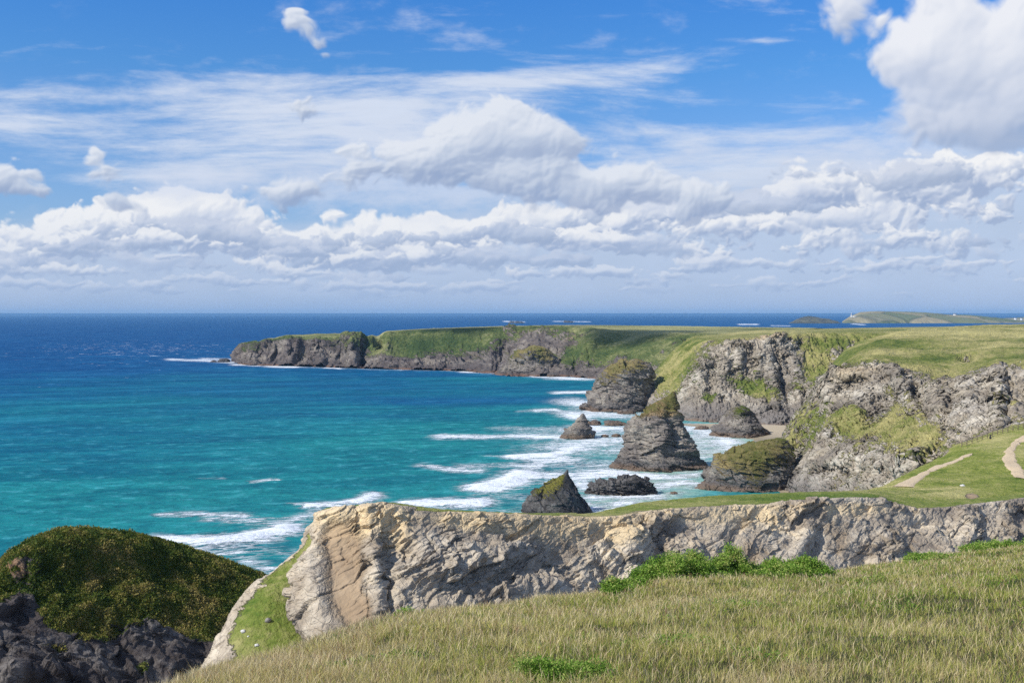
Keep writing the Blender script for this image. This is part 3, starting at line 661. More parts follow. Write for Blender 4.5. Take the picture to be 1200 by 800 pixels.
# ---- the cliffed promontory close by
def promontory():
    nu = 1700
    u_ = [0, .02, .045, .1, .14, .2, .26, .33, .4, .46, .53, .6, .67, .73, .77, .83, .88, .93, 1]
    x_ = [384, 371, 398, 445, 500, 540, 600, 650, 700, 760, 830, 900, 958, 1025, 1060, 1110, 1145, 1200, 1290]
    y_ = [603, 603, 595, 591, 597, 600, 603, 604, 606, 600, 592, 590, 585, 582, 593, 594, 590, 583, 575]
    Y_ = [112, 104, 103, 104, 106, 108, 112, 115, 119, 124, 129, 134, 138, 143, 146, 150, 154, 160, 170]
    ex = [330, 400, 450, 550, 650, 720, 780, 850, 950, 1050, 1200, 1290]; ey = [758, 742, 722, 705, 695, 690, 672, 668, 665, 650, 633, 625]
    e_ = np.interp(x_, ex, ey)
    def row(f, dY, dx=0.0, lx=None):
        L = []
        for i, (u, x, y, Y) in enumerate(zip(u_, x_, y_, Y_)):
            L.append((u, x + dx * (1 if i > 1 else 0) + (lx[i] if lx and i < len(lx) else 0), y + (e_[i] - y) * f, Y - dY))
        return L
    top = row(0, 0)
    m1 = row(.12, .9, 0, [0, 0]); m2 = row(.4, 3.2, 0, [-12, -8, 0]); m3 = row(.7, 6.0, -2, [-24, -20, -8, 0]); m4 = row(1.0, 9, -4, [-18, -10, -6]); m5 = row(1.6, 15, -8, [-10, -4, -2]); m6 = row(2.6, 25, -12, [-10, -4, 0])
    bx = {0: (390, 601, 116), 1: (378, 598.5, 108), 2: (398, 593.3, 107), 3: (448, 588.6, 109), 4: (500, 595.2, 112), 5: (540, 598.4, 114), 6: (600, 601.2, 118), 7: (650, 601, 122), 8: (700, 600, 128), 9: (752, 589, 136), 10: (815, 582.5, 141), 11: (880, 579, 148), 12: (940, 576.5, 152), 13: (1005, 575, 156), 14: (1040, 575, 160), 15: (1095, 574, 165), 16: (1140, 572, 170), 17: (1200, 568, 178), 18: (1290, 560, 190)}
    bk = [(u_[i], *bx[i]) for i in bx]
    bm = [(u, x, y - .4 + (t_ - y) * 0, Y + (Y2 - Y) * .5) for (u, x, y, Y2), Y, t_ in zip(bk, Y_, y_)]
    bm = [(u, (x + x2) / 2, (y + y2) / 2 - .5, (Y + Y2) / 2) for (u, x, y, Y), (_, x2, y2, Y2) in zip(top, bk)]
    d1 = [(u, x, y + 14, Y + 5) for u, x, y, Y in bk]; d2 = [(u, x, y + 70, Y + 22) for u, x, y, Y in bk]; d3 = [(u, x, y + 130, Y + 60) for u, x, y, Y in bk]
    P, t, u = loft([m6, m5, m4, m3, m2, m1, top, bm, bk, d1, d2, d3], nu, [16, 30, 100, 100, 100, 44, 26, 20, 16, 10, 6])
    T = t[:, None]
    veg = np.interp(T, [0, 5.6, 5.95, 6.3, 8, 11], [-.6, -.55, -.25, .25, .75, .6]) + 0 * P[..., 0]
    veg = veg + stamps(P, [(510, 598, 26, 3, .9), (820, 588, 80, 8, .7), (900, 584, 90, 6, .6), (1080, 584, 60, 12, .9), (1075, 592, 16, 8, .5), (1180, 578, 40, 6, .6), (560, 601, 60, 2, -.4), (690, 604, 80, 3, -.1), (620, 604, 30, 2, .3), (400, 593, 20, 2, .2), (940, 660, 10, 6, .3), (890, 628, 12, 5, .25), (1040, 597, 14, 5, .4), (960, 582, 40, 2, -.35), (880, 588, 50, 1.6, -.3), (1138, 581, 9, 5, -1.2), (1067, 585, 7, 4, -.9), (1000, 579, 30, 1.5, -.3)])
    warm = stamps(P, [(420, 620, 50, 30, .45), (560, 615, 60, 18, .55), (650, 625, 70, 20, .5), (470, 640, 16, 50, .35, -15), (740, 640, 40, 30, .2), (960, 595, 160, 8, .3), (600, 670, 60, 30, -.25), (480, 690, 60, 30, -.3), (700, 690, 60, 30, -.3), (870, 620, 60, 18, .15), (1100, 640, 100, 25, .05), (725, 628, 18, 16, .4), (700, 606, 400, 14, .4)], .2)
    scree = np.clip(stamps(P, [(398, 632, 24, 26, 1.0, 5), (405, 680, 22, 40, 1.2, 8), (420, 722, 18, 22, 1.0), (880, 655, 22, 24, .55, 20), (960, 620, 50, 14, .4), (985, 640, 14, 22, .5), (665, 645, 30, 20, .5), (1070, 605, 30, 10, .3), (1137, 582, 10, 5, 1.0)]), 0, 1.2)
    # broad ribs and hollows
    rb = fbm(XYZ(P[..., 0] / 7 + P[..., 2] / 12, P[..., 1] / 20, P[..., 2] / 22 + 7), 4, .55, 1)
    N = normals(P)
    w = np.interp(T, [0, 5.2, 6], [1, 1, 0.0])
    P = P + N * (rb * .55 * w * (1 - .7 * np.clip(scree, 0, 1)) + w * stamps(P, [(370, 690, 14, 50, .9, -8), (435, 640, 7, 50, .9, -8), (455, 700, 8, 40, -1.0), (490, 650, 16, 40, .8, -20), (560, 660, 40, 20, .7), (650, 660, 16, 26, -1.2, -40), (735, 640, 16, 26, 1.3, 20), (765, 665, 12, 16, -1.2), (640, 690, 30, 14, .7), (540, 690, 30, 14, -.6), (935, 640, 9, 30, 1.2, 25), (952, 645, 7, 26, -1.0, 25), (1010, 655, 12, 16, -1.2), (870, 620, 12, 20, -.8, 35), (1080, 615, 16, 6, -1.0), (820, 640, 30, 8, .6, -25), (780, 610, 30, 8, .5, -25), (1130, 630, 10, 25, .8), (1180, 640, 12, 30, .8)]))[..., None]
    dw = np.interp(T, [0, 5.0, 5.8, 6.15, 7, 8, 11], [.8, .8, .3, .1, .08, .1, .6])
    o, P2 = land('promontory', P, t, m_near, 4.6, 5.5, dw, veg, warm, scree, stamps(P, [(850, 590, 200, 4, .2)], .15), tilt=(-.45, 0, .9), strata=1.0, block=1.15, fineo=6)
    return tag(o, kind='structure'), P2
prom, promP = promontory()

def prom_spur():
    """turf slope running down the seaward end of the promontory, bare rock along its edge"""
    nu = 360
    sil = [(0, 384, 597, 122), (.1, 366, 616, 120), (.25, 350, 644, 117), (.4, 322, 668, 114), (.52, 292, 690, 111), (.64, 274, 718, 108), (.76, 256, 752, 105), (.88, 240, 784, 102), (1, 214, 850, 97)]
    out = [(u, x + 6, y + 40, Y + 14) for u, x, y, Y in sil]; out2 = [(u, x + 20, y + 160, Y + 34) for u, x, y, Y in sil]
    m = [(0, 388, 600, 120), (.1, 372, 620, 118), (.25, 358, 648, 115), (.4, 338, 675, 111.5), (.52, 313, 698, 108), (.64, 299, 726, 105), (.76, 286, 758, 102), (.88, 273, 790, 99), (1, 255, 852, 94)]
    r = [(0, 400, 604, 119), (.1, 390, 640, 116.5), (.25, 380, 672, 113), (.4, 372, 705, 109.5), (.52, 366, 728, 106.5), (.64, 362, 752, 103.5), (.76, 360, 780, 100.5), (.88, 360, 810, 97.5), (1, 350, 870, 92)]
    r2 = [(u, x + 70, y + 30, Y + 1) for u, x, y, Y in r]
    P, t, u = loft([out2, out, sil, m, r, r2], nu, [20, 60, 50, 110, 20])
    T = t[:, None]
    veg = np.interp(T, [0, 1.9, 2.1, 2.45, 2.9, 5], [-.6, -.3, .05, .55, 1.0, .95]) + 0 * P[..., 0]
    veg = veg + stamps(P, [(268, 765, 20, 12, -.7), (330, 655, 30, 8, .3, -45), (290, 700, 14, 24, -.25, 25), (313, 728, 4, 3, -1.0), (250, 775, 20, 12, -.4)])
    o, P2 = land('promontory_spur', P, t, m_near, 2.0, 15.2, np.interp(T, [0, 2, 2.6, 3.2, 5], [1, .6, .35, .12, .1]), veg, .1, None, .12, tilt=(-.45, 0, .9), flip=False)
    return tag(o, kind='structure'), P2
spur, spurP = prom_spur()

def hillside():
    nu = 420
    c00 = [(0, 965, 589, 145), (.3, 1060, 596, 149), (.6, 1145, 592, 156), (1, 1290, 580, 168)]
    c0 = [(0, 985, 580, 152), (.3, 1070, 580.5, 157), (.6, 1150, 577, 163), (1, 1290, 570, 176)]
    c1 = [(0, 1012, 576, 168), (.3, 1065, 570, 172), (.6, 1140, 562, 180), (1, 1290, 548, 194)]
    c2 = [(0, 1030, 571, 182), (.3, 1078, 557, 192), (.6, 1146, 541, 204), (1, 1290, 515, 222)]
    c3 = [(0, 1040, 567, 194), (.15, 1059, 557, 204), (.3, 1080, 546, 215), (.45, 1106, 534.5, 225), (.6, 1122, 521, 235), (.7, 1143, 514, 242), (.8, 1166, 506, 248), (.9, 1200, 497, 255), (1, 1290, 480, 268)]
    c4 = [(u, x - 4, y + 4, Y + 5) for u, x, y, Y in c3]; c5 = [(u, x - 30, y + 60, Y + 26) for u, x, y, Y in c3]; c6 = [(u, x - 60, y + 160, Y + 60) for u, x, y, Y in c3]
    P, t, u = loft([[(q[0], q[1], q[2] + 8, q[3] - 1) for q in c00], c0, c1, c2, c3, c4, c5, c6], nu, [30, 60, 70, 90, 16, 30, 20])
    T = t[:, None]
    P[..., 2] += (fbm(XYZ(P[..., 0] / 14, P[..., 1] / 14), 4) * 1.0 * np.interp(T, [0, 1, 2, 3.4, 4, 7], [0, .15, 1, .8, .3, .3]))
    veg = np.interp(T, [0, 4, 4.6, 7], [.95, .9, .3, .1]) + 0 * P[..., 0]
    veg = veg + stamps(P, [(1112, 536, 26, 2.2, -.6, -25), (1138, 581, 9, 4, -1.5), (1066, 586, 7, 3, -1.0), (1185, 512, 20, 2, -.2), (1095, 570, 12, 2, -.4), (1120, 580, 4, 3, -.8)])
    o, P2 = land('hillside', P, t, m_hill, 4.5, 9.9, np.interp(T, [0, 4, 5, 7], [.1, .14, .6, 1]), veg, .2, stamps(P, [(1138, 581, 10, 4.5, 1.0)]), stamps(P, [(1090, 578, 100, 5, .3), (1150, 518, 40, 6, .3), (1130, 548, 40, 10, -.1)], .08), tilt=(-.45, 0, .9))
    return tag(o, kind='structure'), P2
hill, hillP = hillside()

def knoll():
    nu = 620
    top = [(0, -150, 740, 160), (.12, -60, 700, 164), (.22, 0, 657, 168), (.27, 22, 640, 170), (.32, 47, 627, 172), (.37, 72, 620.5, 175), (.43, 100, 619.5, 179), (.52, 150, 624, 185), (.62, 200, 636, 191), (.72, 250, 652, 197), (.85, 310, 674, 204), (1, 385, 706, 212)]
    xs = lambda dx: 0
    def rw(y, dY, f=1.0, dx=0):
        return [(u, x + dx, max(y0 + 8, y + (y0 - 640) * .25), Y - dY) for u, x, y0, Y in top]
    r5 = rw(655, 3); r4 = rw(690, 9); r3 = rw(725, 15); r2 = rw(775, 22); r1 = rw(850, 34); r0 = rw(1010, 62)
    r5 = [(u, x, y0 + 14, Y - 5) for u, x, y0, Y in top]
    b0 = [(u, x, y - .6, Y + 4) for u, x, y, Y in top]; b1 = [(u, x, y + 60, Y + 22) for u, x, y, Y in top]; b2 = [(u, x, y + 170, Y + 60) for u, x, y, Y in top]
    P, t, u = loft([r0, r1, r2, r3, r4, r5, top, b0, b1, b2], nu, [30, 70, 90, 90, 70, 40, 16, 20, 10])
    T = t[:, None]
    P = P + normals(P) * (np.interp(T, [0, 2.2, 3.6, 5, 6], [6, 5, 3, 1, 0]) * (fbm(XYZ(P[..., 0] / 22, P[..., 1] / 30, P[..., 2] / 60 + 3), 3, .5, 1)) )[..., None]
    px, py = proj(P)
    veg = 1.25 - sstep(py - np.interp(px, [-150, 0, 36, 60, 100, 135, 168, 210, 261, 300], [735, 705, 700, 726, 752, 748, 730, 732, 762, 790]), -20, 24) * 1.65
    veg = veg + stamps(P, [(25, 668, 34, 24, -1.0, -35), (3, 690, 14, 12, 1.2), (60, 735, 30, 12, .5), (165, 790, 14, 8, .7), (70, 760, 24, 10, .7), (215, 690, 20, 6, .2), (110, 672, 12, 6, -.5)])
    warm = stamps(P, [(25, 668, 34, 30, .75, -35), (5, 660, 20, 16, .3)], -.3)
    dw = np.interp(T, [0, 3, 4, 5.5, 6.2, 9], [1, 1, .9, .5, .12, .4])
    dry = stamps(P, [(100, 690, 60, 12, -.3), (300, 700, 16, 60, .3), (200, 640, 120, 8, .15), (110, 730, 40, 10, .4)], -.12)
    o, P2 = land('knoll', P, t, m_knoll, 7, 33.1, dw, veg, warm, None, dry, tilt=(.5, 0, .85), strata=.8, vs=1.1)
    me = o.data
    v = np.empty(len(me.vertices), np.float32); me.attributes['veg'].data.foreach_get('value', v)
    return tag(o, kind='structure'), P2, v.reshape(P2.shape[:2])
kn, knP, knV = knoll()

# ------------------------------------------------------------------ foreground slope
FX = [150, 225, 300, 350, 400, 450, 550, 650, 720, 780, 850, 950, 1050, 1200, 1300]
FY = [845, 806, 782, 767, 750, 731, 714, 704, 699, 684, 680, 676, 662, 645, 637]
FD = [15.5, 16.8, 18.5, 20, 22, 24, 27, 29.5, 32, 34, 36, 39, 43, 49, 53]
def fore():
    nu = 420
    u = np.linspace(0, 1, nu); px = -250 + 1900 * u
    ed = at(px, np.interp(px, FX, FY, left=980), np.interp(px, FX, FD, left=14))
    lft = sstep(px, 150, -250)
    ed[:, 2] -= lft * .0
    def w(y, z): 
        a = (px - 600) / F; return np.stack([a * (y * .9 + 6), np.full(nu, y), np.full(nu, z) - .06 * np.maximum(0, (600 - px) / 400) ], -1)
    r0 = w(-9, 78.9); r1 = w(0, 78.35); r2 = at(px, np.full(nu, 905.0), 8.2 + np.zeros(nu)); 
    mid = (r2 * .5 + ed * .5); mid[:, 2] += .22
    o1 = ed + np.array([0, 3.0, -1.3]); o2 = ed + np.array([0, 8.0, -7.0]); o3 = ed + np.array([0, 16, -22.0])
    o1[:, 0] *= 1.12; o2[:, 0] *= 1.2; o3[:, 0] *= 1.3
    P, t, u = loft([r0, r1, r2, mid, ed, o1, o2, o3], nu, [10, 20, 90, 120, 40, 20, 10])
    P[..., 2] += fbm(XYZ(P[..., 0] / 3, P[..., 1] / 3, 1.5), 5, .5) * .26 + fbm(XYZ(P[..., 0] / 8, P[..., 1] / 8, 3.5), 3, .5) * .3 * np.clip(t[:, None] / 3, 0, 1)
    return P, t
forP, forT = fore()
m_soil, n = new_mat('soil')
Pn = E(n, n.node('ShaderNodeNewGeometry').outputs['Position'])
f_ = n.noise(Pn, 3, 6, .7); f2_ = n.noise(Pn, 40, 4, .7)
finish(n, n.mix(n.ss(f_ + (f2_ - .5), .35, .7), (.045, .06, .018), (.12, .095, .045)), .95, f2_, .8, .05, spec=.1)
fo = mesh_np('ground', forP, gridq(*forP.shape[:2]), m_soil); tag(fo, kind='structure')

def blade_mat(name, stops, trans=.3, green=None):
    m, n = new_mat(name)
    v = n.attr('tone'); h = n.attr('hgt')
    c = n.ramp(v, stops)
    c = n.mix(h * .35, c, n.mix(.5, c, (.36, .28, .14)))
    b = n.node('ShaderNodeBsdfPrincipled'); n.put(b.inputs['Base Color'], c); b.inputs['Roughness'].default_value = .75; b.inputs['Specular IOR Level'].default_value = .2
    tr = n.node('ShaderNodeBsdfTranslucent'); n.put(tr.inputs[0], c)
    mx = n.node('ShaderNodeMixShader'); mx.inputs[0].default_value = trans
    n.L.new(b.outputs[0], mx.inputs[1]); n.L.new(tr.outputs[0], mx.inputs[2])
    o = n.node('ShaderNodeOutputMaterial'); n.L.new(mx.outputs[0], o.inputs[0]); return m
m_blade = blade_mat('grass_blades', [(0, (.05, .13, .010)), (.2, (.18, .28, .025)), (.42, (.42, .44, .075)), (.6, (.62, .53, .19)), (.8, (.80, .66, .40)), (.93, (.32, .19, .10)), (1.0, (.20, .11, .065))])
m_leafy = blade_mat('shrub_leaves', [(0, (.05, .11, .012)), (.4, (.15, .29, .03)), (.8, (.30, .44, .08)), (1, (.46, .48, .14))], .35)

def surf_sample(P, ii, jj):
    i = np.floor(ii).astype(int); j = np.floor(jj).astype(int); i = np.clip(i, 0, P.shape[0] - 2); j = np.clip(j, 0, P.shape[1] - 2)
    a = (ii - i)[:, None]; b = (jj - j)[:, None]
    return (P[i, j] * (1 - a) * (1 - b) + P[i + 1, j] * a * (1 - b) + P[i, j + 1] * (1 - a) * b + P[i + 1, j + 1] * a * b)
def blades(name, root, hgt, wid, bend, dirn, tone, mat, seg=3, head=None):
    """curved blades: root (n,3); dirn lean angle; bend fraction"""
    n = len(root); rs = np.random.RandomState(3)
    fa = rs.rand(n) * np.pi      # facing
    side = np.stack([np.cos(fa), np.sin(fa), np.zeros(n)], -1)
    lean = np.stack([np.cos(dirn), np.sin(dirn), np.zeros(n)], -1)
    V = []; Hh = []
    ws = [1.0, .8, .5] if seg == 3 else [1.0, .75]
    for k in range(seg):
        f = k / seg
        c = root + np.array([0, 0, 1.0]) * (hgt * (f - .25 * bend * f * f))[:, None] + lean * (hgt * bend * f * f)[:, None]
        w = (wid * (ws[k] if head is None else head[k]))[:, None] * .5
        V += [c - side * w, c + side * w]; Hh += [np.full(n, f)] * 2
    f = 1.0
    V.append(root + np.array([0, 0, 1.0]) * (hgt * (1 - .25 * bend))[:, None] + lean * (hgt * bend)[:, None]); Hh.append(np.full(n, 1.0))
    nv = 2 * seg + 1
    V = np.stack(V, 1).reshape(-1, 3); Hh = np.stack(Hh, 1).ravel()
    b = (np.arange(n) * nv)[:, None]
    Q = np.concatenate([b + np.array([[2 * k, 2 * k + 1, 2 * k + 3, 2 * k + 2]]) for k in range(seg - 1)])
    Tt = b + np.array([[2 * seg - 2, 2 * seg - 1, 2 * seg]])
    return mesh_np(name, V, Q, mat, tris=Tt, attrs=dict(tone=np.repeat(tone, nv), hgt=Hh), smooth=False)
def grass_field():
    rs = np.random.RandomState(11)
    N = 760000
    # rows 30..(edge+) of the foreground loft: spread evenly in ground rows (which are closer together near the viewer)
    ii = 30 + rs.rand(N) ** .9 * (240 + 26 - 30); jj = rs.rand(N) * (forP.shape[1] - 1)
    R0 = surf_sample(forP, ii, jj)
    px, py = proj(R0 + np.array([0, 0, .25]))
    ok = (px > 140) & (px < 1290) & (py < 900)
    gap = fbm(R0 / .55 + 35, 3, .6); ok &= (gap > -.16) | (rs.rand(N) < .18)
    R0 = R0[ok]; px = px[ok]; py = py[ok]; n = len(R0)
    Yd = R0[:, 1]
    cl = fbm(R0 / 1.1 + 5, 4, .6); cl2 = fbm(R0 / .35 + 15, 3, .6); cl3 = fbm(R0 / 4 + 25, 3)
    right = sstep(px, 760, 1000) * (1 - sstep(py, 690, 740))
    tone = .48 + cl * .46 + cl2 * .40 + cl3 * .34 + rs.normal(size=n) * .14 - right * .20 - .12 * sstep(Yd, 14, 24) * (px < 760)
    h = (.06 + .12 * rs.rand(n) + .20 * np.clip(cl, -.3, 1) + .10 * cl2) * (1 + .3 * rs.rand(n) ** 3)
    w = np.maximum(.0035 + .004 * rs.rand(n), Yd * .00045)
    tall = rs.rand(n) < .07
    h = np.where(tall, np.maximum(h, .08) * 1.5, h); tone = np.where(tall, .55 + .45 * rs.rand(n), tone)
    bend = .1 + .9 * rs.rand(n); dr = rs.rand(n) * 6.28
    o = blades('grass', R0 - np.array([0, 0, .02]), np.maximum(h, .03), w * .85, bend, dr, np.clip(tone, 0, 1), m_blade, seg=2)
    tag(o, kind='stuff')
    # seed heads on straw stalks
    k = rs.rand(n) < .11; k &= (Yd < 46)
    Rk = R0[k]; m = len(Rk)
    hh = .09 + .20 * rs.rand(m) ** 1.5
    o2 = blades('seed_grass', Rk, hh, np.maximum(.0045, Rk[:, 1] * .00045), .1 + .6 * rs.rand(m), rs.rand(m) * 6.28, np.where(rs.rand(m) < .7, .72 + .12 * rs.rand(m), .9 + .1 * rs.rand(m)), m_blade, head=[.35, .35, 1.15])
    tag(o2, kind='stuff')
grass_field()

def leaf_cloud(C, r, lean_up=.5, seed=0, size=(.02, .035)):
    """small two-triangle leaves at points C"""
    rs = np.random.RandomState(seed); n = len(C)
    a = rs.normal(size=(n, 3)); a[:, 2] = a[:, 2] * .6 + lean_up; a /= np.linalg.norm(a, axis=1)[:, None]
    b = np.cross(a, rs.normal(size=(n, 3))); b /= np.linalg.norm(b, axis=1)[:, None]
    s = (size[0] + (size[1] - size[0]) * rs.rand(n))[:, None] * r
    V = np.stack([C - b * s * .5, C + a * s * .2 - b * 0, C + a * s * 1.6, C + b * s * .5], 1)
    V = np.stack([C, C + a * s * .8 + b * s * .55, C + a * s * 1.7, C + a * s * .8 - b * s * .55], 1)
    return V.reshape(-1, 3), (np.arange(n) * 4)[:, None] + np.array([[0, 1, 2, 3]])
from mathutils.bvhtree import BVHTree
def bvh(P):
    n, m = P.shape[:2]; return BVHTree.FromPolygons([tuple(v) for v in P.reshape(-1, 3).astype(float)], gridq(n, m).tolist())
def hit(T, px, py):
    """the point of a surface seen at a photo pixel"""
    d = at(px, py, 100.0) - np.array([0, 0, CAMZ]); h = T.ray_cast(Vector((0, 0, CAMZ)), Vector(d).normalized())
    return h[0], h[1]
def drop(T, x, y):
    h = T.ray_cast(Vector((x, y, 300)), Vector((0, 0, -1))); return h[0]
forB = bvh(forP[::3, ::3])
def shrub(px, py, Y, rx, rz, seed, label, cat='shrub', n=9000, size=(.02, .035), group='green shrubs in the long grass'):
    p = at(px, py, Y); g = drop(forB, p[0], Y)
    gz = g[2] if g is not None else p[2] - .3
    rs = np.random.RandomState(seed)
    root = empty('shrub', (p[0], Y, gz)); tag(root, label, cat, group)
    # foliage: leaves over lumpy shoots
    ns = int(60 + 90 * rx)
    sc = rs.normal(size=(ns, 3)); sc /= np.linalg.norm(sc, axis=1)[:, None]; sc[:, 2] = np.abs(sc[:, 2]) * 1.0
    rad = (.5 + .5 * rs.rand(ns) ** .6) * (.85 + .25 * fbm(sc * 1.4 + seed, 3))
    ctr = sc * rad[:, None] * np.array([rx, rx * .6, rz])
    ctr[:, 2] *= .85 + 1.3 * np.clip(perlin(XYZ(ctr[:, 0] * 1.7 + seed * 3, ctr[:, 1] * 1.7, .5)), -.5, .7)
    spr = rs.rand(ns) < .08; ctr[spr] *= np.array([1.05, 1.05, 1.1])
    n = int(n * 2.6); kk = rs.randint(0, ns, n); q = rs.normal(size=(n, 3)) * np.array([.10, .10, .075]) * (.6 + .3 * rx)
    C = ctr[kk] + q * .8; C[:, 2] = np.abs(C[:, 2]) + .02
    V, Q = leaf_cloud(C, .8 + Y * .012, .7, seed, size)
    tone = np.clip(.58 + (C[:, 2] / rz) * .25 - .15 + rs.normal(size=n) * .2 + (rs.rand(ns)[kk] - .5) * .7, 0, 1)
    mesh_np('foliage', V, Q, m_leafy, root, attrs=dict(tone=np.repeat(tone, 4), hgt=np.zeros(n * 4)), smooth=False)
    # twiggy stems
    ms = 24; r0 = rs.normal(size=(ms, 3)) * np.array([rx * .35, rx * .2, 0]); r0[:, 2] = -.05
    b = blades('stem', r0, rz * (.7 + .3 * rs.rand(ms)), np.full(ms, .018), .3 + .5 * rs.rand(ms), rs.rand(ms) * 6.28, np.full(ms, .95), m_blade); b.parent = root; tag(b, kind='stuff')
    return root
shrub(795, 686, 30.6, 1.57, 0.67, 1, 'bright green shrub at the left end of the long shrub row above the pale cliff', n=12000)
shrub(862, 682, 32, 1.71, 0.69, 2, 'bright green rounded shrub in the middle of the shrub row above the pale cliff', n=14000)
shrub(928, 686, 33.3, 1.49, 0.53, 3, 'duller green shrub at the right end of the shrub row, seed grass growing through it', n=11000)
shrub(735, 700, 29.2, 0.9, 0.3, 6, 'small low green shrub left of the shrub row, half sunk in grass', n=5000)
shrub(1095, 668, 41, 1.46, 0.26, 4, 'low green shrub patch towards the right where the slope meets the cliff', n=7000)
shrub(1172, 658, 45, 2.02, 0.37, 5, 'wide green shrub half sunk in grass at the far right edge of the slope', n=9000)
shrub(662, 800, 12.5, 0.62, 0.38, 7, 'small bright green shrub at the bottom edge in the nearest grass', n=7000, size=(.012, .02))
shrub(478, 727, 23.8, 0.48, 0.17, 8, 'small green tuft of leaves at the left near the slope edge', n=3000)

def undergrowth():
    rs = np.random.RandomState(21); N = 420000
    ii = 30 + rs.rand(N) * (240 + 20 - 30); jj = rs.rand(N) * (forP.shape[1] - 1)
    R0 = surf_sample(forP, ii, jj); px, py = proj(R0)
    f = fbm(R0 / 1.7 + 61, 4, .6) + .18 * sstep(px, 850, 1100) * (1 - sstep(py, 680, 740)) + .10 * sstep(py, 740, 700)
    ok = (f + rs.normal(size=N) * .05 > .30) & (px > 140) & (px < 1290) & (py < 900)
    R0 = R0[ok]; f = f[ok]; n = len(R0)
    R0[:, 2] += rs.rand(n) * (.03 + .35 * np.clip(f - .2, 0, .5))
    V, Q = leaf_cloud(R0, 1.0 + R0[:, 1].mean() * .0, .8, 8, (.012, .028))
    tone = np.clip(.4 + rs.normal(size=n) * .22 + fbm(R0 / .5 + 7, 3) * .5, 0, 1)
    tag(mesh_np('undergrowth', V, Q, m_leafy, attrs=dict(tone=np.repeat(tone, 4), hgt=np.zeros(n * 4)), smooth=False), kind='stuff')
undergrowth()

HAZE = 2.6e-5
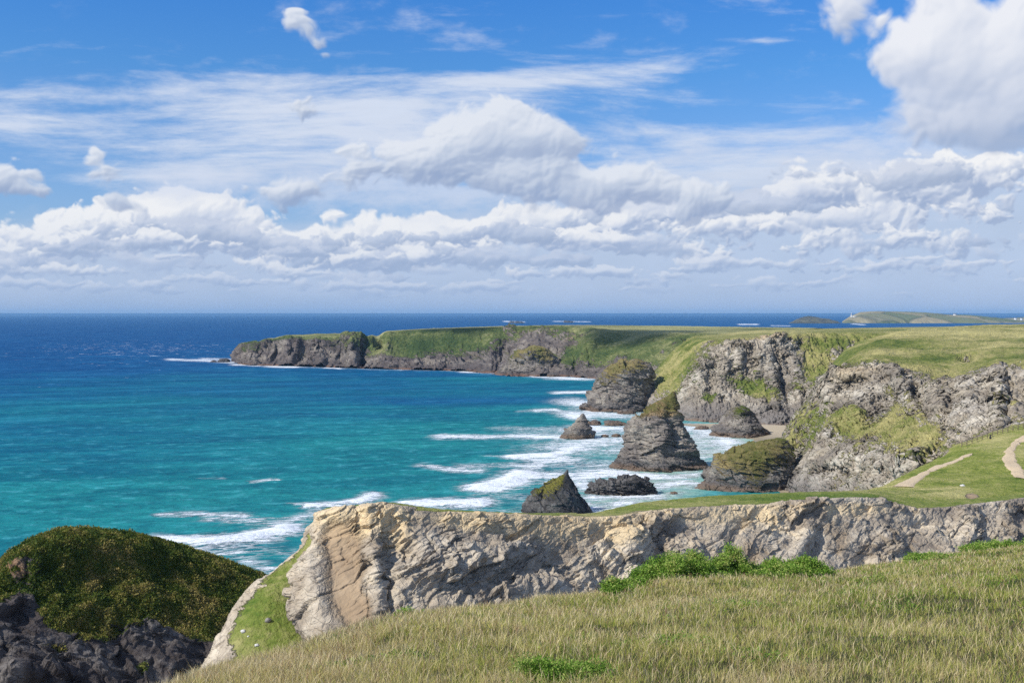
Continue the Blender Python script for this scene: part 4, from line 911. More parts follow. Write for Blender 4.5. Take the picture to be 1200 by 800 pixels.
# ------------------------------------------------------------------ SEA
FOAM = [  # polyline (x,y...), half height in px, strength
    ([(186, 634), (240, 637), (290, 632), (335, 622)], 6.5, 1.5), ([(205, 629), (280, 627), (338, 618)], 3.5, .9), ([(230, 645), (275, 646)], 4, .9), ([(300, 645), (345, 650)], 6, .45), ([(285, 655), (330, 672)], 5, .8),
    ([(188, 604), (240, 602), (285, 604)], 2.6, 1.1), ([(250, 608), (330, 612), (365, 606)], 5, .55), ([(330, 612), (370, 600), (400, 592)], 3, .8), ([(365, 592), (400, 590), (425, 586), (438, 580)], 3.4, 1.3), ([(340, 590), (365, 592)], 1.6, .8), ([(180, 640), (140, 636)], 2, .3),
    ([(296, 565), (322, 561)], 1.3, .9), ([(430, 586), (470, 596)], 4, .35), ([(235, 560), (260, 560)], 1, .5),
    ([(478, 590), (520, 590), (562, 588)], 4.6, 1.5), ([(500, 586), (560, 584)], 2.5, .7), ([(565, 597), (612, 600)], 5, .55),
    ([(566, 571), (590, 566), (614, 556)], 5, 1.5), ([(575, 575), (605, 566), (617, 558)], 3, .8), ([(590, 580), (625, 585)], 6, .5),
    ([(495, 546), (530, 550), (560, 552)], 2.3, 1.0), ([(540, 546), (600, 545), (625, 546)], 2.5, .8), ([(620, 546), (635, 540), (655, 538)], 4, .9), ([(600, 535), (645, 533)], 2.2, 1.3), ([(600, 535), (570, 533)], 1.2, .5),
    ([(655, 530), (672, 524)], 3, 1.0), ([(520, 512), (570, 511), (620, 511), (660, 512)], 2.4, 1.15), ([(590, 502), (640, 502), (700, 505)], 2.6, .75), ([(620, 508), (660, 506)], 4, .6), ([(512, 510), (520, 509)], 1, .7),
    ([(650, 540), (700, 545), (730, 545)], 6, .75), ([(660, 525), (700, 523), (725, 525)], 9, .7), ([(650, 556), (690, 556), (720, 552)], 5, .95), ([(640, 562), (685, 566)], 5, .6), ([(690, 558), (730, 556), (760, 560)], 3, .9),
    ([(632, 481), (646, 480)], 2, 1.2), ([(610, 482), (632, 482)], 1, .6), ([(655, 460), (695, 459)], 1.6, 1.3), ([(668, 470), (690, 474), (700, 481)], 3.5, 1.2), ([(664, 483), (676, 488)], 2.5, 1.1), ([(690, 486), (740, 487), (755, 486)], 3.5, .9), ([(675, 490), (690, 492)], 2, .7),
    ([(690, 501), (740, 502)], 3.5, 1.2), ([(695, 515), (735, 514)], 6, .9), ([(700, 508), (735, 508)], 3, .7), ([(800, 500), (812, 515), (820, 530), (824, 545)], 6, .6), ([(805, 503), (845, 510), (858, 525)], 3.5, .9), ([(830, 512), (850, 520)], 6, .55), ([(815, 535), (850, 530)], 6, .6), ([(800, 498), (840, 500), (862, 503)], 3, .75),
    ([(690, 583), (740, 580), (768, 582)], 3.5, 1.0), ([(690, 596), (720, 594), (735, 588)], 4, 1.1), ([(680, 590), (690, 600)], 3, .9), ([(770, 570), (800, 565), (815, 568)], 4, 1.0), ([(745, 557), (790, 558), (812, 556)], 3, .9), ([(770, 578), (795, 578)], 3, .5), ([(690, 572), (684, 566)], 4, .8),
    ([(730, 552), (780, 560)], 3, .8), ([(612, 603), (690, 606)], 3, .5), ([(690, 604), (760, 598)], 3, .4),
    ([(200, 421), (240, 422.5), (270, 424.5)], 1.2, 1.1), ([(240, 420.5), (276, 421)], 1.3, .9), ([(276, 427.2), (300, 428)], 1.0, 1.3), ([(318, 428.5), (342, 429)], 1.6, 1.4), ([(383, 431), (396, 431.6)], .9, 1.2), ([(300, 428.4), (470, 433.6)], .7, .55),
    ([(545, 435.5), (575, 436)], 1.3, 1.2), ([(575, 436), (620, 440), (665, 443), (700, 443)], 1.3, 1.3), ([(640, 444), (700, 445)], 1, .7), ([(470, 433), (545, 435)], .7, .6), ([(762, 445), (790, 447)], 3, 1.2), ([(730, 452), (770, 452)], 1.2, .5),
    ([(592, 376.5), (612, 377.2)], .5, 1.3), ([(650, 376.5), (690, 377)], .45, 1.0), ([(868, 380), (886, 380)], .6, 1.2), ([(905, 381.5), (925, 381.8)], .4, 1.0), ([(1000, 379.5), (1012, 380.5)], .5, 1.0),
]
def sea():
    # fan of rows, closer together near the viewer; only tessellation depends on this, the surface is flat water with swell
    rows = np.concatenate([[366.62], np.linspace(366.9, 372, 16), np.arange(372.5, 440, .5), np.arange(440.5, 700, .75), np.linspace(700, 1250, 60)])
    cols = np.concatenate([np.linspace(-2600, -250, 60), np.arange(-240, 1300, 1.5), np.linspace(1320, 3800, 50)])
    PX, PY = np.meshgrid(cols, rows)
    Y = CAMZ * F / (PY - (400 - 33.6)); Y = np.minimum(Y, 33000.0)
    P = atz(PX, PY, 0.0)
    far_ = P[..., 1] > 33000; P[0, :, 1] = 34000; P[0, :, 0] = (cols - 600) / F * 34000
    X, Yw = P[..., 0], P[..., 1]
    foam = np.zeros_like(PX, dtype=np.float32)
    wob = fbm(XYZ(X / 30, Yw / 45, 2.0), 3) * np.interp(PY, [370, 430, 600], [.3, 1.2, 5.0])
    crest = np.zeros_like(foam)
    for pl, hw, st in FOAM:
        pl = np.array(pl, float); pl = pl[np.argsort(pl[:, 0])] if abs(pl[-1, 0] - pl[0, 0]) > abs(pl[-1, 1] - pl[0, 1]) else pl
        xs, ys = pl[:, 0], pl[:, 1]
        x0, x1 = xs.min() - hw * 18 - 10, xs.max() + hw * 18 + 10; y0, y1 = ys.min() - hw * 5 - 8, ys.max() + hw * 5 + 8
        rr = np.where((rows > y0) & (rows < y1))[0]; cc = np.where((cols > x0) & (cols < x1))[0]
        if len(rr) == 0 or len(cc) == 0: continue
        sl = np.ix_(rr, cc); qx = PX[sl]; qy = PY[sl] + wob[sl] * .8
        best = np.full(qx.shape, 1e9)
        asp = max(2.5, min(6, 900 / max(ys.mean() - 367, 8) * .9))
        for (ax, ay), (bx, by) in zip(pl[:-1], pl[1:]):
            dx, dy = bx - ax, by - ay
            L2 = (dx / asp) ** 2 + dy ** 2 + 1e-6
            tt = np.clip(((qx - ax) / asp * dx / asp + (qy - ay) * dy) / L2, 0, 1)
            d = np.hypot((qx - ax - dx * tt) / asp, qy - ay - dy * tt)
            best = np.minimum(best, d)
        f = st * .92 * np.exp(-(best / (hw * 1.25)) ** 2)
        foam[sl] = np.maximum(foam[sl], f) + .25 * np.minimum(foam[sl], f)
        if st > 1.25 and hw > 2: crest[sl] = np.maximum(crest[sl], np.exp(-(best / (hw * .8)) ** 2) * min(1.5, hw * .28))
    # milky surf zone off the beach
    zone = np.zeros_like(foam)
    for cx, cy, rx, ry, g in [(700, 520, 70, 30, .55), (690, 490, 60, 14, .35), (740, 580, 90, 22, .45), (835, 520, 40, 22, .25), (610, 540, 110, 24, .28), (600, 575, 110, 24, .3), (330, 620, 110, 24, .22), (700, 560, 60, 20, .4), (330, 650, 60, 20, .25), (560, 512, 90, 8, .2)]:
        zone += g * np.exp(-((PX - cx) / rx) ** 2 - ((PY - cy) / ry) ** 2)
    foam = foam + zone * .26
    # depth of colour: 0 deep blue .. 1 turquoise .. 2 pale shallows over sand
    sh = np.interp(PY, [367, 385, 400, 430, 470, 520, 600, 760], [.12, .03, .05, .22, .55, .8, .95, 1.0])
    sh = sh + np.interp(PX, [-200, 0, 300, 560, 700], [-.22, -.16, 0, .16, .2]) * np.interp(PY, [372, 420, 500, 700], [0, .6, 1, .3])
    sh = sh + fbm(XYZ(X / 260, Yw / 200, 7.7), 4, .55) * .28 * np.interp(PY, [375, 420], [.15, 1])
    for cx, cy, rx, ry, g in [(560, 470, 160, 7, -.42), (480, 488, 110, 6, -.22), (600, 445, 110, 4, .15), (640, 495, 60, 5, -.1), (120, 400, 200, 10, -.1), (480, 520, 120, 14, .12), (780, 560, 60, 34, 1.1), (835, 515, 34, 20, 1.5), (760, 600, 90, 16, .9), (700, 590, 50, 16, .5), (700, 510, 60, 30, .35), (865, 510, 40, 8, 1.0), (775, 450, 18, 12, .2), (640, 610, 60, 10, .3)]:
        sh = sh + g * np.exp(-((PX - cx) / rx) ** 2 - ((PY - cy) / ry) ** 2)
    # green backs of the breaking waves, seen just seaward of each crest
    gb = np.zeros_like(sh); gb[:-4] = np.maximum(0, crest[4:] - crest[:-4]); sh = sh - np.clip(gb, 0, 1) * .35
    caps = np.exp(-((PX - 170) / 190) ** 2 - ((PY - 408) / 16) ** 2) + .5 * np.exp(-((PX - 60) / 200) ** 2 - ((PY - 440) / 25) ** 2) + .25 * np.exp(-((PX - 100) / 260) ** 2 - ((PY - 560) / 60) ** 2)
    # swell geometry
    a = .62; cdir = (math.sin(a), -math.cos(a))
    ph = (X * .30 + Yw * -.95)
    sw = .28 * perlin(XYZ(ph / 13, (X * .95 + Yw * .3) / 60, 4.0)) + .20 * perlin(XYZ((X * .55 - Yw * .83) / 7, (X * .83 + Yw * .55) / 26, 9.0))
    sw = sw * np.interp(Yw, [300, 1500, 4000], [1, .8, 0])
    P[..., 2] += sw + crest * 1.0
    P[0, :, 2] = -1
    return P, np.clip(foam, 0, 3), np.clip(sh, 0, 2), caps
seaP, seaF, seaS, seaC = sea()
def water_mat():
    m, n = new_mat('sea_water')
    P = E(n, n.node('ShaderNodeNewGeometry').outputs['Position'])
    x, y, z = n.sep(P)
    foam = n.attr('foam'); sh = n.attr('shallow'); caps = n.attr('caps')
    # directions: along crests / across
    u = x * .95 + y * .30; v = y * .95 - x * .30
    Qw = n.xyz(u * .012, v * .03, 0.0)
    w1 = n.noise(n.xyz(u * .045, v * .11, 0.0), 1, 3, .55)         # 20 m swell
    w2 = n.noise(n.xyz(u * .16, v * .34, 2.0), 1, 5, .62)           # chop
    w3 = n.noise(n.xyz(u * .022, v * .05, 5.0), 1, 4, .6)
    streak = n.noise(n.xyz(u * .010, v * .09, 8.0), 1, 5, .65)
    shn = sh + (w3 - .5) * .30 + (w2 - .5) * .22
    c = n.ramp(shn * .5, [(0, (.004, .070, .200)), (.12, (.004, .088, .215)), (.27, (.006, .145, .208)), (.42, (.010, .198, .210)), (.55, (.018, .235, .230)), (.75, (.15, .38, .32)), (1, (.36, .48, .38))])
    wb = n.noise(n.xyz(u * .006, v * .022, 15.0), 1, 9, .74)
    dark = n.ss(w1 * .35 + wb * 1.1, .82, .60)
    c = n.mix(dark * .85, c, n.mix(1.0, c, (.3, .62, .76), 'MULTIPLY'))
    c = n.mix(n.ss(wb + (w2 - .5) * .5, .54, .72) * .42, c, n.mix(n.ss(sh, .1, .8), (.03, .20, .42), (.05, .38, .44)))
    w4 = n.noise(n.xyz(u * .085, v * .10, 21.0), 1, 4, .68); w5 = n.noise(n.xyz(u * .03, v * .038, 25.0), 1, 5, .72)
    ch = n.mix(n.ss(y, 600, 1600), w4, w5); chv = n.v('DOT_PRODUCT', ch, (1 / 3, 1 / 3, 1 / 3))
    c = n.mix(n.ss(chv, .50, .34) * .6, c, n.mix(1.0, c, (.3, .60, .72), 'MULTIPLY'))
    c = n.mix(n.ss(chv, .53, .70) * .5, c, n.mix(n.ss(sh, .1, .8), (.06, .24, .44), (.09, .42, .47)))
    # foam: lace breaking up, streaks drawn out along the crests
    lace = n.vor(n.xyz(u * .11 + w2 * 1.6, v * .26 + w1 * 2, 0.0), 1, 'DISTANCE_TO_EDGE')
    fn = n.noise(n.xyz(u * .05, v * .26, 3.0), 1, 8, .72)
    fn2 = n.noise(n.xyz(u * .3, v * .8, 6.0), 1, 4, .65)
    f = foam + (fn - .5) * 3.4 * n.ss(foam, .02, .3) + (fn2 - .5) * 2.0 * n.ss(foam, .0, .3) + (wb - .5) * 1.6 * n.ss(foam, .0, .3) - .46
    fm = n.ss(f, .1, .6)
    lc = n.ss(lace, .16, .02) * n.ss(foam + (fn - .5) * 1.2, .12, .7) * .5
    cp = n.noise(n.xyz(u * .028, v * .055, 11.0), 1, 4, .75)
    cm = n.ss(cp + caps * .13, .735, .775) * n.ss(caps, .05, .4)
    fm = clamp01(n.m('MAXIMUM', n.m('MAXIMUM', fm, lc), cm))
    col = n.mix(fm, c, (.80, .84, .86))
    h = w1 * 2.4 + w2 * .8 + w4 * 1.0 + fm * .9 * fn + n.noise(n.xyz(u * .7, v * 1.2, 1.0), 1, 2, .5) * .16
    bn = n.node('ShaderNodeBump'); bn.inputs['Distance'].default_value = 1.5
    n.put(bn.inputs['Strength'], n.mr(y, 500, 3500, .95, .22))
    n.put(bn.inputs['Height'], h)
    df = n.node('ShaderNodeBsdfDiffuse'); n.put(df.inputs['Color'], col); n.L.new(bn.outputs[0], df.inputs['Normal'])
    gl = n.node('ShaderNodeBsdfGlossy'); gl.inputs['Color'].default_value = (.75, .9, 1, 1); gl.inputs['Roughness'].default_value = .28; n.L.new(bn.outputs[0], gl.inputs['Normal'])
    fr = n.node('ShaderNodeFresnel'); fr.inputs['IOR'].default_value = 1.33; n.L.new(bn.outputs[0], fr.inputs['Normal'])
    mx = n.node('ShaderNodeMixShader'); n.put(mx.inputs[0], n.m('MINIMUM', E(n, fr.outputs[0]) * .22, .05) * (1 - fm))
    n.L.new(df.outputs[0], mx.inputs[1]); n.L.new(gl.outputs[0], mx.inputs[2])
    o = n.node('ShaderNodeOutputMaterial'); n.L.new(mx.outputs[0], o.inputs[0]); return m
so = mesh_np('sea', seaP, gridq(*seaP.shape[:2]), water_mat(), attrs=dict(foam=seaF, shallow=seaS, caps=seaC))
tag(so, kind='structure')

# ---- beach under the grey cliff
def beach():
    m, n = new_mat('wet_sand')
    P = E(n, n.node('ShaderNodeNewGeometry').outputs['Position']); x, y, z = n.sep(P)
    f = n.noise(P, .15, 5, .6)
    wet = n.ss(z + (f - .5) * 1.0, .2, 1.6)
    finish(n, n.mix(wet, (.30, .25, .17), (.46, .38, .26)), .55, f, .3, .4, spec=.3)
    L = [[(0, 790, 497), (.5, 850, 499), (1, 960, 506)], [(0, 815, 505), (.5, 858, 511), (1, 950, 516)], [(0, 835, 522), (.5, 862, 526), (1, 940, 540)], [(0, 850, 545), (.5, 880, 552), (1, 930, 590)]]
    u = np.linspace(0, 1, 60)
    rr = [rail(r, u) for r in L[::-1]]
    for r, zz in zip(rr, (-1.5, -1.5, -.8, 1.2)): r[:, 2] = zz
    # shore curve: sand rises out of the water towards the cliff and the right
    P, t, _ = loft(rr, 60, [20, 20, 20])
    P[..., 2] += np.linspace(0, 1, 60)[None] ** 1.4 * 3.2 - .75 + fbm(XYZ(P[..., 0] / 20, P[..., 1] / 20, 3), 3) * .3
    return tag(mesh_np('beach', P, gridq(*P.shape[:2]), m), kind='structure')
beach()

# ------------------------------------------------------------------ sea stacks and rocks
A = stack('sea_stack', m_stack, 0, 0, atz(775, 548)[1], [(553, 721, 826), (547, 718, 828), (540, 722, 824), (530, 727, 815), (520, 731, 811), (510, 733, 806), (500, 737, 801), (492, 741, 798), (484, 752, 797), (476, 764, 795.5), (469, 775, 794), (463, 784, 793), (459, 787, 791.5)], 2.2, 9, depth=.62, vegf=lambda P, t, up: sstep(t, .66, .8) * .75 - .45, warmf=lambda P, t: 1.3 * sstep(t, .55, .8), nz=420, na=900, amp=.7,
      label='tallest pointed sea stack with a tan grassy shoulder, standing in surf', dst=[(752, 515, 8, 14, -2.5), (775, 520, 6, 22, 2.2, 15), (791, 506, 4, 18, -3.5, -10), (800, 530, 20, 4, 2.5), (762, 497, 20, 3, 1.6, -15), (745, 541, 26, 4, 2.2), (760, 528, 14, 3, -2.2, 10), (783, 486, 4, 12, -2.2), (810, 545, 14, 2.5, -2)], stampveg=[(785, 478, 5, 14, .5), (760, 482, 22, 5, .45, -30)], group='sea stacks in the bay', strata=1.0)
A = stack('sea_stack', m_stack, 0, 0, atz(724, 480)[1], [(482, 684, 768), (477, 682, 769), (468, 690, 768), (460, 696, 767), (450, 699, 767), (440, 703, 766), (432, 712, 764), (427, 719, 762), (423.5, 730, 757), (421.5, 738, 752)], 5.1, 15, depth=.8, vegf=lambda P, t, up: sstep(t, .62, .8) * .5 - .4, nz=260, na=620, amp=.75,
      label='broad domed sea stack with a green sloping cap, behind the pointed stack', stampveg=[(718, 438, 18, 10, .8, -25), (745, 428, 20, 5, .5), (715, 450, 12, 6, .4), (762, 450, 10, 30, -.6)], group='sea stacks in the bay', strata=.9)
A = stack('sea_stack', m_stack, 0, 0, atz(677, 513)[1], [(514, 657, 697), (510, 657, 697), (505, 662, 694), (499, 670, 691), (493, 675, 688), (488, 679, 686), (484.5, 681.5, 684.5)], 6.6, 7, depth=.7, vegf=lambda P, t, up: -.9, nz=160, na=360, amp=.8, warmf=lambda P, t: .9 * (1 - sstep(t, .2, .4)),
      label='small bare spiked sea stack standing in surf left of the tallest stack', group='sea stacks in the bay')
A = stack('sea_stack', m_dark, 0, 0, 440, [(612, 613, 692), (603, 612, 691), (596, 613, 688), (588, 616, 683), (578, 624, 677), (568, 638, 672), (560, 652, 668), (555, 660, 666), (550.5, 664, 666)], 7.9, 8, depth=.75, nz=300, na=620, amp=.62,
      label='dark triangular sea stack with a mossy green left edge', stampveg=[(640, 572, 24, 9, 1.0, -38), (650, 585, 10, 12, .55), (660, 562, 8, 12, .5), (648, 570, 16, 14, .3)], vegf=lambda P, t, up: -.62, group='sea stacks in the bay', tilt=(.7, 0, .7), warmf=lambda P, t: .1)
A = stack('low_rock', m_dark, 0, 0, atz(728, 578)[1], [(581, 688, 769), (577, 687, 769), (572, 689, 767), (567, 694, 765), (563, 706, 760), (560, 722, 748)], 8.8, 5, depth=.34, nz=130, na=520, amp=1.0, vegf=lambda P, t, up: -1.2, warmf=lambda P, t: .9 * (1 - sstep(t, .2, .65)), label='long low dark rock in the surf between the triangular stack and the bluff', cat='rock', block=1.4)
A = stack('sea_stack', m_stack, 0, 0, atz(866, 510)[1], [(511, 833, 899), (507, 834, 898), (500, 838, 894), (492, 846, 888), (485, 852, 882), (479, 860, 877), (475.5, 866, 873)], 9.1, 8, depth=.8, nz=170, na=420, amp=.75, vegf=lambda P, t, up: -.55, stampveg=[(868, 482, 14, 8, 1.1), (845, 486, 12, 5, .5), (870, 490, 10, 6, .3)],
      label='squat rock with a round green cap by the sand under the grey cliff', group='sea stacks in the bay')
A = stack('bluff_rock', m_stack, 0, 0, 500, [(590, 800, 930), (580, 806, 930), (572, 815, 930), (562, 822, 930), (552, 829, 930), (542, 834, 930), (534, 840, 930), (528, 850, 930), (523, 868, 928), (519, 885, 926), (515, 900, 925)], 10.4, 12, depth=.55, nz=280, na=640, amp=.55, vegf=lambda P, t, up: -.25 + .5 * sstep(t, .35, .8), stampveg=[(870, 540, 40, 20, .8), (900, 530, 20, 14, .4), (885, 565, 12, 16, .4), (845, 550, 10, 16, .2), (820, 565, 14, 16, -.8), (850, 575, 20, 8, -.5)],
      label='green topped rock lump joined to the foot of the near bluff', cat='rock', pw=2.0, warmf=lambda P, t: .3 + 0 * t)
A = stack('headland_rock', m_stack, 0, 0, atz(620, 438)[1] - 10, [(439, 585, 664), (434, 586, 662), (428, 590, 658), (421, 594, 653), (415, 601, 648), (410, 609, 641), (407, 618, 634)], 12.4, 18, depth=.7, nz=120, na=420, amp=.75, vegf=lambda P, t, up: -.25 + .4 * sstep(t, .6, .9), label='rounded grassy rock standing against the distant headland', cat='rock', stampveg=[(608, 414, 18, 9, .8), (640, 418, 14, 10, .9)])
rocks = [(697, 496, 8, 5.5, 'small round rock awash just right of the spiked stack'), (722, 496.5, 13, 5, 'low brown rock awash at the left foot of the tallest stack'), (709, 511, 4.5, 3, 'tiny dark rock in foam right of the spiked stack'), (722, 510.5, 5.5, 3.5, 'tiny dark rock in foam touching the tallest stack'),
         (734, 483, 11, 5, 'flat brown rock at the right foot of the domed stack'), (700, 480, 7, 6, 'small dark rock at the left foot of the domed stack'), (823, 501.5, 8, 3.5, 'flat dark rock in the shallows before the grey cliff'), (790, 577.5, 5, 2.5, 'tiny dark rock awash between the long low rock and the bluff'), (262, 423, 7, 3.4, 'low dark rock in foam off the tip of the distant headland'), (250, 423.5, 4, 1.8, 'lowest outermost rock off the tip of the distant headland'),
         (625, 437.5, 11, 4, 'pale brown skerry at the foot of the grassy headland rock'), (648, 440, 7, 4, 'pale brown skerry right of the grassy headland rock'), (606, 378, 9, 1.6, 'far offshore reef near the horizon, left of its twin'), (667, 377.6, 7, 1.4, 'far offshore reef near the horizon, right of its twin'), (692, 459.5, 5, 3, 'small rock in foam left of the domed stack')]
for i, (px, py, hw, hh, lab) in enumerate(rocks):
    Y = float(atz(px, py + hh * .35)[1]); s = max(1.2, hw * Y / F * .9)
    stack('rock', m_stack if py > 400 and px not in (262,) else m_dark, 0, 0, Y, [(py + hh * .35, px - hw, px + hw), (py - hh * .2, px - hw * .85, px + hw * .85), (py - hh * .45, px - hw * .55, px + hw * .6), (py - hh * .65, px - hw * .2, px + hw * .25)], 20 + i * 1.7, s, depth=.6, nz=40, na=120, amp=.9, vegf=lambda P, t, up: -1.2, warmf=lambda P, t: .5 + 0 * t, label=lab, cat='rock', group='small rocks in the bay', under=1.5)

# ------------------------------------------------------------------ far coast: island and headland
def far_land():
    m, n = new_mat('far_fields')
    P = E(n, n.node('ShaderNodeNewGeometry').outputs['Position']); x, y, z = n.sep(P)
    q = n.xyz(x * .0022, y * .0009, 0.0)
    cell = n.vor(q, 1.6, out='Color'); cs = n.node('ShaderNodeSeparateColor'); n.put(cs.inputs[0], cell)
    cv = E(n, cs.outputs[0]); nn = n.noise(P, .01, 4, .6)
    c = n.ramp(cv, [(0, (.10, .13, .04)), (.3, (.20, .20, .09)), (.55, (.33, .27, .15)), (.8, (.14, .16, .06)), (1, (.30, .26, .16))])
    c = n.mix(n.ss(n.vor(q, 1.6, 'DISTANCE_TO_EDGE'), .06, .02) * .5, c, (.05, .06, .03))
    nrm = n.node('ShaderNodeNewGeometry'); nz = n.sep(E(n, nrm.outputs['Normal']))[2]
    c = n.mix(n.ss(nz + (nn - .5) * .4, .75, .45), c, (.13, .11, .10))
    finish(n, c, .95, nn, .6, 20, spec=.1)
    def band(name, base, top, Y, dep, seed, amp):
        u = np.linspace(0, 1, 500); xs = base[0][0] + (base[-1][0] - base[0][0]) * u
        by = np.interp(xs, *zip(*base)); ty = np.interp(xs, *zip(*top))
        b = at(xs, by, Y); b[:, 2] = np.minimum(b[:, 2], 0) * 0 - 3; tp = at(xs, ty, Y + dep); mid = at(xs, by * .45 + ty * .55, Y + dep * .18); cl = at(xs, by * .72 + ty * .28, Y + dep * .03)
        bk = at(xs, ty, Y + dep * 1.6); bk[:, 2] *= .6; bb = at(xs, ty, Y + dep * 2.4); bb[:, 2] = -3
        P, t, _ = loft([b, cl, mid, tp, bk, bb], 500, [14, 20, 30, 12, 8])
        P[..., 2] += fbm(P / 160 + seed, 5, .55) * amp * np.interp(t, [0, 1, 2, 5], [.1, 1, .5, .3])[:, None]
        P[..., 1] += fbm(XYZ(P[..., 0] / 300, P[..., 2] * 0, seed), 5, .6) * 160 * np.interp(t, [0, 1, 2, 3], [1, 1, .4, 0])[:, None]
        return tag(mesh_np(name, P, gridq(*P.shape[:2]), m), kind='structure')
    band('far_headland', [(984, 380.6), (1040, 381), (1240, 383)], [(984, 379.5), (988, 376), (996, 370.5), (1008, 365.8), (1025, 364.6), (1062, 365), (1085, 366), (1117, 369), (1137, 369), (1170, 372.5), (1200, 376), (1240, 378)], 8400, 1300, 4.0, 14)
    band('far_hill', [(1120, 378), (1400, 380)], [(1120, 377.5), (1150, 374), (1185, 372.5), (1230, 370), (1400, 369)], 11000, 1200, 9.0, 14)
    mi, n = new_mat('island_rock'); Pq = E(n, n.node('ShaderNodeNewGeometry').outputs['Position']); f = n.noise(Pq, .012, 5, .65)
    finish(n, n.mix(n.ss(f, .4, .6), (.06, .06, .045), (.13, .12, .07)), .95, f, 1, 25, spec=.1)
    xs = [921, 928, 938, 947, 953, 962, 972, 980, 988]; ys = [380.4, 377, 372.2, 370.3, 370.8, 372.8, 374, 376, 380]
    u = np.linspace(0, 1, 220); X = 921 + 67 * u; ty = np.interp(X, xs, ys)
    b = at(X, np.full(220, 380.8), 8200); b[:, 2] = -3; tp = at(X, ty, 8450); mid = at(X, ty * .5 + 380.8 * .5, 8240); bb = at(X, ty, 8900); bb[:, 2] = -3
    P, t, _ = loft([b, mid, tp, bb], 220, [16, 20, 14]); P[..., 2] += fbm(P / 90, 5, .55) * 9 * np.interp(t, [0, .5, 3], [0, 1, 1])[:, None]
    o = mesh_np('island', P, gridq(*P.shape[:2]), mi); tag(o, kind='structure')
far_land()

def simple_mat(name, c, r=.7):
    m, n = new_mat(name); P = n.coord('Object'); f = n.noise(P, 3, 4, .6)
    finish(n, n.mix(f, tuple(v * .85 for v in c), tuple(min(1, v * 1.12) for v in c)), r, f, .2, .02); return m
m_white = simple_mat('white_paint', (.82, .82, .80)); m_grey = simple_mat('slate_roof', (.2, .2, .22)); m_glass = simple_mat('lamp_glass', (.10, .12, .14), .2)
m_wood = simple_mat('weathered_wood', (.21, .165, .115)); m_stone = simple_mat('pale_stone', (.62, .60, .56)); m_black = simple_mat('dark_cloth', (.02, .02, .025))
def lathe(name, prof, mat, parent, seg=24):
    th = np.linspace(0, 2 * np.pi, seg, endpoint=False)
    P = np.stack([np.stack([r * np.cos(th), r * np.sin(th), np.full(seg, z)], -1) for r, z in prof]); return mesh_np(name, P, gridq(len(prof), seg, wrap=True), mat, parent)
def boxes(name, L, mat, parent=None):
    V = []; Q = []
    f = np.array([[0, 1, 3, 2], [4, 6, 7, 5], [0, 4, 5, 1], [2, 3, 7, 6], [0, 2, 6, 4], [1, 5, 7, 3]])
    for x0, y0, z0, x1, y1, z1 in L:
        Q.append(f + len(V) * 1); V += [(x, y, z) for x in (x0, x1) for y in (y0, y1) for z in (z0, z1)]
    return mesh_np(name, V, np.concatenate(Q), mat, parent, smooth=False)
# lighthouse on the far headland
p = at(995, 371.0, 8900)
lh = empty('lighthouse', (p[0], p[1] - 60, p[2] - 4)); tag(lh, 'tiny white lighthouse on the near end of the far headland', 'lighthouse')
lathe('tower', [(5.2, 0), (4.6, 12), (4.0, 26), (4.9, 26.5), (4.9, 28)], m_white, lh); lathe('lantern', [(2.8, 28), (2.8, 32)], m_glass, lh); lathe('dome', [(3.3, 32), (2.6, 34), (1.2, 35.5), (.1, 36.5)], m_white, lh)
boxes('cottage', [(9, -5, 0, 40, 6, 8)], m_white, lh)
def house(px, py, Y, w, lab):
    p = at(px, py, Y); h = empty('house', (p[0], p[1], p[2])); tag(h, lab, 'house', 'white houses on the far headland')
    boxes('wall', [(-w, -6, -14, w, 6, 9)], m_white, h)
    V = np.array([(-w - 1, -7, 9), (w + 1, -7, 9), (w + 1, 7, 9), (-w - 1, 7, 9), (-w - 1, 0, 16), (w + 1, 0, 16)], float)
    mesh_np('roof', V, np.array([[0, 1, 5, 4], [2, 3, 4, 5]]), m_grey, h, tris=np.array([[0, 4, 3], [1, 2, 5]]), smooth=False)
house(1119, 369.5, 9500, 12, 'small white house alone on the far headland skyline'); house(1190, 374.0, 10800, 12, 'white house at the far right of the skyline hill'); house(1197, 374.2, 10850, 9, 'smallest white house at the right edge of the skyline hill'); house(1183, 374.8, 10700, 8, 'left white house of the cluster on the right skyline hill')

